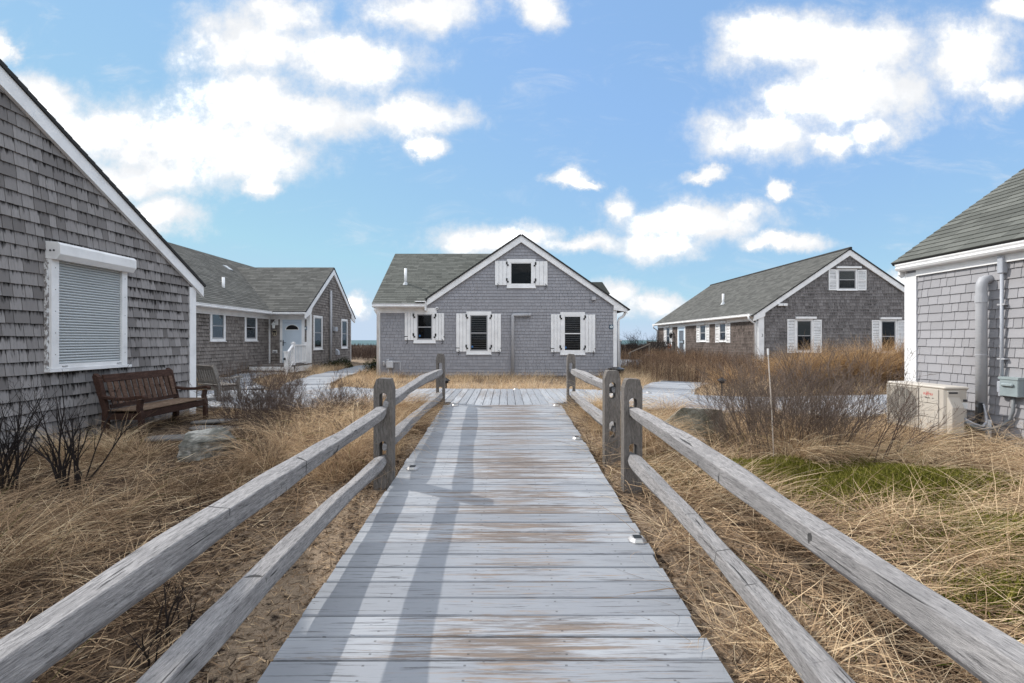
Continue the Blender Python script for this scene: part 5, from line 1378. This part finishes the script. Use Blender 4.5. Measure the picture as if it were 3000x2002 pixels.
# left garden: matted, greyer, partly lying
tufts(gm_, 1150, LEFT, (16, 44), (.24, .60), -.4, 1.3, (.55, 1.25), (.35, 1.0), (.0032, .0062), .54, .17, rows=6, dens=dl, spread=.06, az_w=.28)
tufts(gm_, 550, LEFT, (14, 36), (.15, .38), -.4, 1.6, (.3, 1.2), (.4, 1.1), (.0032, .0065), .44, .18, dens=dl, spread=.05, az_w=.7)
straw(gm_, 15000, LEFT, (.18, .60), -.2, 1.2, (.0032, .0062), .50, .22, (.005, .07), dens=lambda x, y: edge_dens(x, y)*.8)
# right garden: longer, golden, swept by the wind
tufts(gm_, 1850, RIGHT, (20, 52), (.35, .80), -.7, .7, (.65, 1.25), (.3, .8), (.0032, .0062), .64, .15, rows=6, dens=dr_, spread=.07, az_w=.24)
tufts(gm_, 650, RIGHT, (16, 40), (.22, .55), -.7, 1.6, (.4, 1.2), (.4, 1.0), (.0032, .0065), .48, .17, dens=dr_, spread=.05, az_w=.6)
straw(gm_, 14000, RIGHT, (.25, .70), -.6, .8, (.0032, .0062), .56, .20, (.01, .12), dens=lambda x, y: edge_dens(x, y)*np.clip(1-1.05*mossy(x, y), .04, 1))
# old dark broken stalks through the mat
straw(gm_, 9000, LEFT, (.12, .42), -.3, 1.5, (.003, .006), .20, .12, (.01, .12), dens=lambda x, y: edge_dens(x, y)*.9)
straw(gm_, 9000, RIGHT, (.15, .50), -.5, 1.3, (.003, .006), .22, .13, (.01, .14), dens=lambda x, y: edge_dens(x, y)*np.clip(1-.9*mossy(x, y), .1, 1))
# taller arching tufts among the left thicket and by the deck
tufts(gm_, 60, (-3.5, -1.35, 4.6, 8.3), (110, 190), (.50, .90), -.4, 1.6, (.1, .6), (1.2, 2.3), (.0038, .0065), .58, .10, rows=7, spread=.055, az_w=1.2, dens=lambda x, y: 1.0-((x < -2.9) & (y < 6.6)))
tufts(gm_, 40, (1.3, 4.6, 5.0, 7.9), (110, 190), (.50, .85), -.5, 1.4, (.1, .6), (1.2, 2.2), (.0038, .0065), .60, .10, rows=7, spread=.055, az_w=1.0, dens=lambda x, y: 1.0-((x > 1.9) & (x < 3.35) & (y > 5.2) & (y < 7.0)))
tufts(gm_, 20, (-5.5, -4.9, 5.5, 6.3), (30, 60), (.35, .65), -.4, 1.6, (.1, .5), (.8, 1.6), (.004, .007), .70, .1, rows=6, spread=.05, az_w=.6, dens=lambda x, y: np.ones_like(x)*.4)
# ragged edges against the ramp and the deck
def edge_l(x, y): return np.clip(.55-np.abs(np.abs(x+.045)-1.25)*1.2, 0, 1)*(.25+.75*sm(y, 4, 7))
tufts(gm_, 700, (-1.75, 1.7, 3.5, 8.6), (10, 24), (.15, .40), -.5, 1.2, (.2, .9), (.4, 1.3), (.0025, .0045), .58, .15, spread=.05, dens=edge_l)
# litter of short dark bits
xa, ya = [], []
for reg in (LEFT, RIGHT):
    x, y = pts_in(60000, *reg); k_ = view_ok(x, y) & (y < 7); xa.append(x[k_]); ya.append(y[k_])
x = np.concatenate(xa); y = np.concatenate(ya); n = len(x)
gm_.add(*blades(np.stack([x, y, gz(x, y)+RS.uniform(.002, .025, n)], -1), RS.uniform(0, 6.28, n), RS.uniform(.02, .08, n), RS.normal(1.45, .25, n), RS.normal(1.6, .3, n), RS.uniform(.003, .010, n), np.clip(RS.beta(1.3, 2.6, n), 0, .8), 2))
# strips and patches beyond the deck
FARD = lambda x, y: np.clip(.45+.6*vnoise(x, y, .9, 14), .04, 1)
tufts(gm_, 1500, (-4.4, 5.5, 10.6, 17.6), (14, 26), (.2, .42), -.4, .9, (.1, .7), (.4, 1.1), (.006, .010), .66, .12, rows=4, spread=.12, dens=lambda x, y: np.clip(.5+.5*vnoise(x, y, 1.2, 15), .05, 1)*(.35+.65*sm(y, 15, 16.5)+.65*sm(11.8, 10.6, y)))
tufts(gm_, 1500, (-10.5, -3.8, 12.3, 21), (14, 26), (.2, .45), -.4, .9, (.1, .8), (.4, 1.1), (.006, .011), .64, .12, rows=4, spread=.12, dens=FARD)
tufts(gm_, 1400, (3.5, 11.5, 10, 20), (14, 26), (.25, .55), -.4, .7, (.1, .7), (.5, 1.1), (.006, .011), .66, .12, rows=4, spread=.14, dens=lambda x, y: np.clip(.6+.5*vnoise(x, y, 1.0, 16), .1, 1))
gm_.build('dry_grass', M['grass'], 'stuff')
# dried weeds between the right deck and the numbered cottage
wm = Mass()
def weeds(n_t, region, per, Lr, wdt, dens, tm=.5):
    x, y = pts_in(n_t, *region, dens=dens); cnt = RS.randint(per[0], per[1]+1, len(x)); idx = np.repeat(np.arange(len(x)), cnt); n = len(idx)
    bx = x[idx]+RS.normal(0, .12, n); by = y[idx]+RS.normal(0, .12, n); th = np.abs(RS.normal(.12, .16, n))
    wm.add(*blades(np.stack([bx, by, gz(bx, by)-.02], -1), RS.uniform(0, 6.28, n), RS.uniform(*Lr, n), th, th+RS.uniform(0, .7, n), RS.uniform(*wdt, n), np.clip(RS.normal(tm, .22, n), 0, 1), 4))
    k_ = RS.rand(n) < .35; n2 = k_.sum()              # side twigs and seed heads
    hx = bx[k_]; hy = by[k_]; hz = gz(hx, hy)+RS.uniform(.3, .95, n2)*Lr[1]*.85
    wm.add(*blades(np.stack([hx, hy, hz], -1), RS.uniform(0, 6.28, n2), RS.uniform(.06, .16, n2), RS.uniform(.3, 1.2, n2), RS.uniform(.6, 1.9, n2), RS.uniform(.010, .022, n2), np.clip(RS.normal(.3, .2, n2), 0, 1), 3))
weeds(1500, (5.2, 11.7, 12.5, 21), (8, 16), (.45, .95), (.008, .014), lambda x, y: np.clip(.55+.5*vnoise(x, y, .8, 20), .15, 1)*sm(y-.0*x, 12.2, 14.5)*(1-.85*((x > 7.6) & (y < 14.6))), tm=.62)
weeds(700, (5.0, 12, 21, 30), (8, 14), (.4, .85), (.010, .018), lambda x, y: np.clip(.5+.5*vnoise(x, y, .8, 21), .1, 1), tm=.6)
weeds(260, (-10.4, -6.9, 12.4, 18), (6, 12), (.3, .7), (.008, .013), lambda x, y: np.clip(.4+.6*vnoise(x, y, .9, 22), .05, 1), tm=.6)
wm.build('dried_weeds', M['weed'], 'stuff')
# heath between the cottages and the sea
sc_ = Mass()
for (n, y0, y1, xw, Lr, wdt, per) in ((2600, 27.5, 36, 34, (.35, .72), (.014, .026), 14), (2600, 36, 52, 44, (.4, .75), (.02, .04), 12), (2200, 52, 85, 60, (.3, .65), (.04, .07), 10)):
    x = RS.uniform(-xw, xw, n); y = RS.uniform(y0, y1, n); k_ = allowed(x, y) & (RS.rand(n) < np.clip(.7+.5*vnoise(x, y, .35, 30), .2, 1)); x, y = x[k_], y[k_]
    idx = np.repeat(np.arange(len(x)), per); n2 = len(idx); s_p = .25 if y0 < 50 else .5
    bx = x[idx]+RS.normal(0, s_p, n2); by = y[idx]+RS.normal(0, s_p, n2); th = np.abs(RS.normal(.25, .25, n2))
    sc_.add(*blades(np.stack([bx, by, gz(bx, by)-.03], -1), RS.uniform(0, 6.28, n2), RS.uniform(*Lr, n2), th, th+RS.uniform(-.1, .6, n2), RS.uniform(*wdt, n2), np.clip(RS.normal(.45, .25, n2), 0, 1), 3))
sc_.build('beach_scrub', M['scrub'], 'stuff')
# green mats showing through the grass on the right
ms_ = Mass()
for cx, cy, rx, ry, n in ((2.95, 4.75, 1.3, .55, 24000), (3.75, 4.3, 1.2, .55, 22000), (3.6, 3.1, .75, .65, 14000), (2.9, 2.5, .6, .3, 4000)):
    x = cx+RS.normal(0, rx*.42, n); y = cy+RS.normal(0, ry*.42, n); k_ = allowed(x, y); x, y = x[k_], y[k_]; n = len(x)
    mound = .14*np.exp(-(((x-cx)/rx)**2+((y-cy)/ry)**2)*1.2)*(1+.4*vnoise(x, y, 6, 40))
    ms_.add(*blades(np.stack([x, y, gz(x, y)+mound*RS.uniform(.5, 1.0, n)], -1), RS.uniform(0, 6.28, n), RS.uniform(.035, .10, n), RS.uniform(.1, 1.0, n), RS.uniform(.3, 1.5, n), RS.uniform(.006, .012, n), np.clip(RS.normal(.5, .22, n), 0, 1), 3))
ms_.build('green_ground_cover', M['moss'], 'stuff')
# tall russet grass mounds, each a clump of its own
TG = [(8.05, 12.6, 1.05, .75, 'tall russet grass clump in front of the white corner board of the numbered cottage'), (9.1, 13.1, 1.18, .8, 'tall russet grass clump left of the middle of the row before the numbered cottage'),
      (10.0, 12.7, 1.22, .85, 'broad russet grass mound in the middle of the row'), (11.0, 12.9, 1.25, .9, 'big russet grass mound below the right louvred window'),
      (11.9, 12.4, 1.2, .9, 'russet grass mound arching beside the near right cottage'), (6.3, 12.9, .62, .6, 'low golden grass mound by the bend of the right path')]
for i, (x, y, h, sp, lb) in enumerate(TG):
    r_ = empty('tall_grass', (x, y, float(gz(x, y))), lb, 'grass clump', 'tall grass clumps on the right')
    ma = Mass(); n = 2600 if h > 1 else 1500
    a = RS.uniform(0, 6.28, n); rr = sp*.42*np.sqrt(RS.rand(n)); bx = rr*np.cos(a); by = rr*np.sin(a)
    az = np.where(RS.rand(n) < .6, a+RS.normal(0, .5, n), RS.normal(.1, .6, n)); th0 = np.abs(RS.normal(.15, .15, n)); th1 = th0+RS.uniform(.5, 2.1, n)
    gzz = gz(x+bx, y+by)
    V, F, Tn = blades(np.stack([x+bx, y+by, gzz-.03], -1), az, RS.uniform(.8, 1.45, n)*h, th0, th1, RS.uniform(.006, .011, n), np.clip(RS.normal(.55, .22, n), 0, 1), 6)
    V = V-np.array([x, y, float(gz(x, y))])
    ma.add(V, F, Tn); ma.build('leaves', M['russet'], None, r_)
    ma = Mass(); k_ = RS.choice(n, 60); m_ = len(k_)
    V, F, Tn = blades(np.stack([x+bx[k_], y+by[k_], gzz[k_]-.03], -1), az[k_], RS.uniform(.9, 1.2, m_)*h, th0[k_]*.5, th0[k_]*.5+RS.uniform(.1, .5, m_), RS.uniform(.010, .016, m_), RS.uniform(0, .35, m_), 4)
    ma.add(V-np.array([x, y, float(gz(x, y))]), F, Tn); ma.build('stalks', M['weed'], None, r_)
# heap of curled dead leaves by the far left rails
r_ = empty('dead_leaf_plant', (-1.75, 7.3, .2), 'withered plant with curled tan leaves behind the far left rails', 'plant')
ma = Mass(); n = 900
a = RS.uniform(0, 6.28, n); rr = .42*np.sqrt(RS.rand(n)); x = -1.75+rr*np.cos(a); y = 7.35+rr*np.sin(a)*.9
V, F, Tn = blades(np.stack([x, y, gz(x, y)+RS.uniform(0, .34, n)*(1-rr/.55)], -1), RS.uniform(0, 6.28, n), RS.uniform(.06, .13, n), RS.uniform(.6, 1.4, n), RS.uniform(1.6, 3.2, n), RS.uniform(.03, .06, n), np.clip(RS.normal(.5, .25, n), 0, 1), 4)
ma.add(V-np.array([-1.75, 7.3, .2]), F, Tn); ma.build('leaves', M['deadleaf'], None, r_)
# low dark evergreens
def evergreen(x, y, rx, h, n, lb, seed):
    r_ = empty('low_evergreen', (x, y, float(gz(x, y))), lb, 'bush'); ma = Mass()
    d = RS.normal(0, 1, (n, 3)); d[:, 2] = np.abs(d[:, 2]); d /= np.linalg.norm(d, axis=1)[:, None]; r = RS.uniform(.55, 1.05, n)[:, None]*(1+.2*np.sin(5*d[:, :1]+3*d[:, 1:2]))
    p = d*r*np.array([rx, rx*.8, h])
    z0 = float(gz(x, y)); V, F, Tn = blades(p+np.array([x, y, z0]), RS.uniform(0, 6.28, n), RS.uniform(.06, .12, n), RS.uniform(.2, 1.5, n), RS.uniform(.3, 1.8, n), RS.uniform(.012, .025, n), np.clip(RS.normal(.5, .25, n), 0, 1), 3)
    ma.add(V-np.array([x, y, z0]), F, Tn); ma.build('foliage', M['green_needle'], None, r_)
    b = MB()
    for k_ in range(5): b.tube([(0, 0, -.05), (rx*.5*math.cos(k_*1.26), rx*.4*math.sin(k_*1.26), h*.7)], [.02, .006], 5)
    b.build('stems', M['twig_dark'], r_, local=True)
evergreen(-7.75, 21.3, .75, .42, 2200, 'low dark evergreen at the foot of the porch cottage gable', 1)
evergreen(-5.35, 18.6, .42, .62, 1800, 'dark green bush at the left corner of the middle cottage', 2)

# ------------------------------------------------------------------ bare shrubs
def shrub_mesh(seed, stems, h, spread, lean=(0, 0), levels=2, r0_=.009, kids=(3, 5), wig=.16, seg=5, kink=.5):
    rg = random.Random(seed); tub = []
    def branch(p, d, L, r, lev):
        pts = [p]; dd = d.copy(); n = seg if lev == 0 else 3
        for i in range(n):
            dd = (dd+Vector((rg.gauss(0, wig), rg.gauss(0, wig), rg.gauss(.03, wig*.6)))).normalized()
            pts.append(pts[-1]+dd*L/n)
        rad = [max(.0011, r*(1-.75*i/n)) for i in range(n+1)]
        tub.append((pts, rad))
        if lev < levels:
            for _ in range(rg.randint(*kids)):
                t_ = rg.uniform(.3, .98); k_ = min(n-1, int(t_*n)); f = t_*n-k_
                q = pts[k_].lerp(pts[k_+1], f); dir_ = (pts[k_+1]-pts[k_]).normalized()
                side = Vector((rg.gauss(0, 1), rg.gauss(0, 1), rg.gauss(.35, .6))).normalized()
                branch(q, (dir_+side*kink*1.3).normalized(), L*rg.uniform(.25, .5)*(1.1-.4*t_), max(.0014, r*(1-.7*t_)*.7), lev+1)
    for i in range(stems):
        a = rg.uniform(0, 6.283); rr = spread*.45*math.sqrt(rg.random())
        p = Vector((rr*math.cos(a), rr*math.sin(a), -.05)); out = rg.uniform(.1, 1.0)*spread/h*.8
        d = Vector((math.cos(a)*out+lean[0], math.sin(a)*out+lean[1], 1)).normalized()
        branch(p, d, h*rg.uniform(.65, 1.08), r0_*rg.uniform(.7, 1.3), 0)
    V, F = [], []
    for pts, rad in tub:
        b0 = len(V); up = None
        for i, p in enumerate(pts):
            t_ = (pts[min(i+1, len(pts)-1)]-pts[max(i-1, 0)]).normalized()
            x = t_.orthogonal().normalized() if up is None else (up-t_*up.dot(t_)).normalized(); up = x; y = t_.cross(x)
            for k_ in range(3):
                a = k_*2.0944; V.append(p+(x*math.cos(a)+y*math.sin(a))*rad[i])
        for i in range(len(pts)-1):
            for k_ in range(3): F.append((b0+i*3+k_, b0+i*3+(k_+1) % 3, b0+i*3+3+(k_+1) % 3, b0+i*3+3+k_))
    return np.array([tuple(v) for v in V]), np.array(F)
def shrub(x, y, lb, mat_='twig', rz=0.0, **kw):
    V, F = shrub_mesh(**kw); o = np_mesh('bare_shrub', V, F, M[mat_]); o.location = (x, y, float(gz(x, y))); o.rotation_euler = (0, 0, rz)
    tag(o, lb, 'shrub', 'bare winter shrubs'); return o
shrub(-4.85, 4.35, 'black bare shrub at the left edge of the picture against the shingle wall', 'twig_dark', seed=1, stems=16, h=.98, spread=.26, levels=2, r0_=.011, kids=(3, 5), wig=.12)
shrub(-4.22, 4.45, 'black bare shrub with upright stems right of its twin by the left wall', 'twig_dark', seed=2, stems=16, h=1.0, spread=.24, levels=2, r0_=.011, kids=(3, 5), wig=.12)
shrub(-4.25, 7.75, 'tangled brown shrub between the bench end and the deck', 'twig', seed=3, stems=56, h=1.0, spread=.95, r0_=.0055, kids=(6, 9))
shrub(-3.15, 7.35, 'tangled brown shrub in the middle of the left thicket', 'twig', seed=4, stems=56, h=.88, spread=1.0, r0_=.005, kids=(6, 9))
shrub(-2.35, 7.45, 'low brown shrub nearest the fence in the left thicket', 'twig', seed=5, stems=34, h=.66, spread=.7, r0_=.0045, kids=(5, 8))
shrub(-3.6, 6.9, 'tangled brown shrub in front of the left thicket, above the pale boulder', 'twig', seed=23, stems=40, h=.72, spread=.8, r0_=.0048, kids=(5, 8))
shrub(-2.75, 5.6, 'small brown shrub in grass behind the left fence', 'twig', seed=6, stems=30, h=.5, spread=.7, r0_=.0045, kids=(4, 6))
shrub(-2.95, 6.55, 'reddish brown shrub in the middle of the left thicket, nearer than its neighbours', 'twig', seed=24, stems=44, h=.70, spread=.85, r0_=.0045, kids=(5, 8))
shrub(-2.25, 6.35, 'reddish brown low shrub midway along the left rails', 'twig', seed=25, stems=34, h=.55, spread=.8, r0_=.0045, kids=(5, 8))
shrub(-4.75, 8.75, 'brown shrub between the red-brown bench and the grey bench', 'twig', seed=26, stems=30, h=.75, spread=.7, r0_=.005, kids=(5, 8))
shrub(-1.78, 4.9, 'low twiggy shrub behind the near left post', 'twig', seed=16, stems=12, h=.36, spread=.45, r0_=.005, kids=(3, 5))
shrub(-1.75, 2.25, 'short black stems under the left foreground rail', 'twig_dark', seed=7, stems=8, h=.36, spread=.35, r0_=.008, kids=(2, 3))
shrub(-2.35, 3.35, 'dead brown stalk plant beside the upper left rail', 'twig_dark', seed=17, stems=5, h=.34, spread=.2, r0_=.006, kids=(3, 5))
shrub(3.22, 5.75, 'grey-brown bare shrub behind the marker stake', 'twig_grey', seed=8, stems=75, h=1.05, spread=1.0, r0_=.0045, kids=(5, 8), wig=.13, kink=.5)
shrub(3.55, 5.6, 'large grey-brown bare shrub right of the marker stake', 'twig_grey', seed=9, stems=95, h=1.25, spread=1.15, r0_=.0048, kids=(5, 8), wig=.13, kink=.5)
shrub(3.95, 5.3, 'bare shrub with long leaning twigs in front of the cooling unit', 'twig', seed=10, stems=26, h=1.0, spread=.9, lean=(.30, 0), r0_=.006, kids=(5, 7), wig=.12, kink=.5)
shrub(9.3, 30.0, 'dense dark bare bush beside the side porch of the numbered cottage', 'twig_dark', seed=11, stems=80, h=1.7, spread=1.9, r0_=.014, kids=(5, 8))
shrub(8.6, 31.0, 'dark bare bush left of the dense bush in the far right gap', 'twig_dark', seed=12, stems=60, h=1.3, spread=1.6, r0_=.014, kids=(5, 8))
shrub(-7.9, 13.6, 'brown bare shrub before the brown porch cottage wall', 'twig', seed=13, stems=26, h=.85, spread=.8, r0_=.008, kids=(3, 5))
shrub(6.35, 5.25, 'spindly dead plant at the foot of the near right wall', 'twig', seed=14, stems=5, h=.5, spread=.3, r0_=.005, kids=(3, 4))
print('scene built')
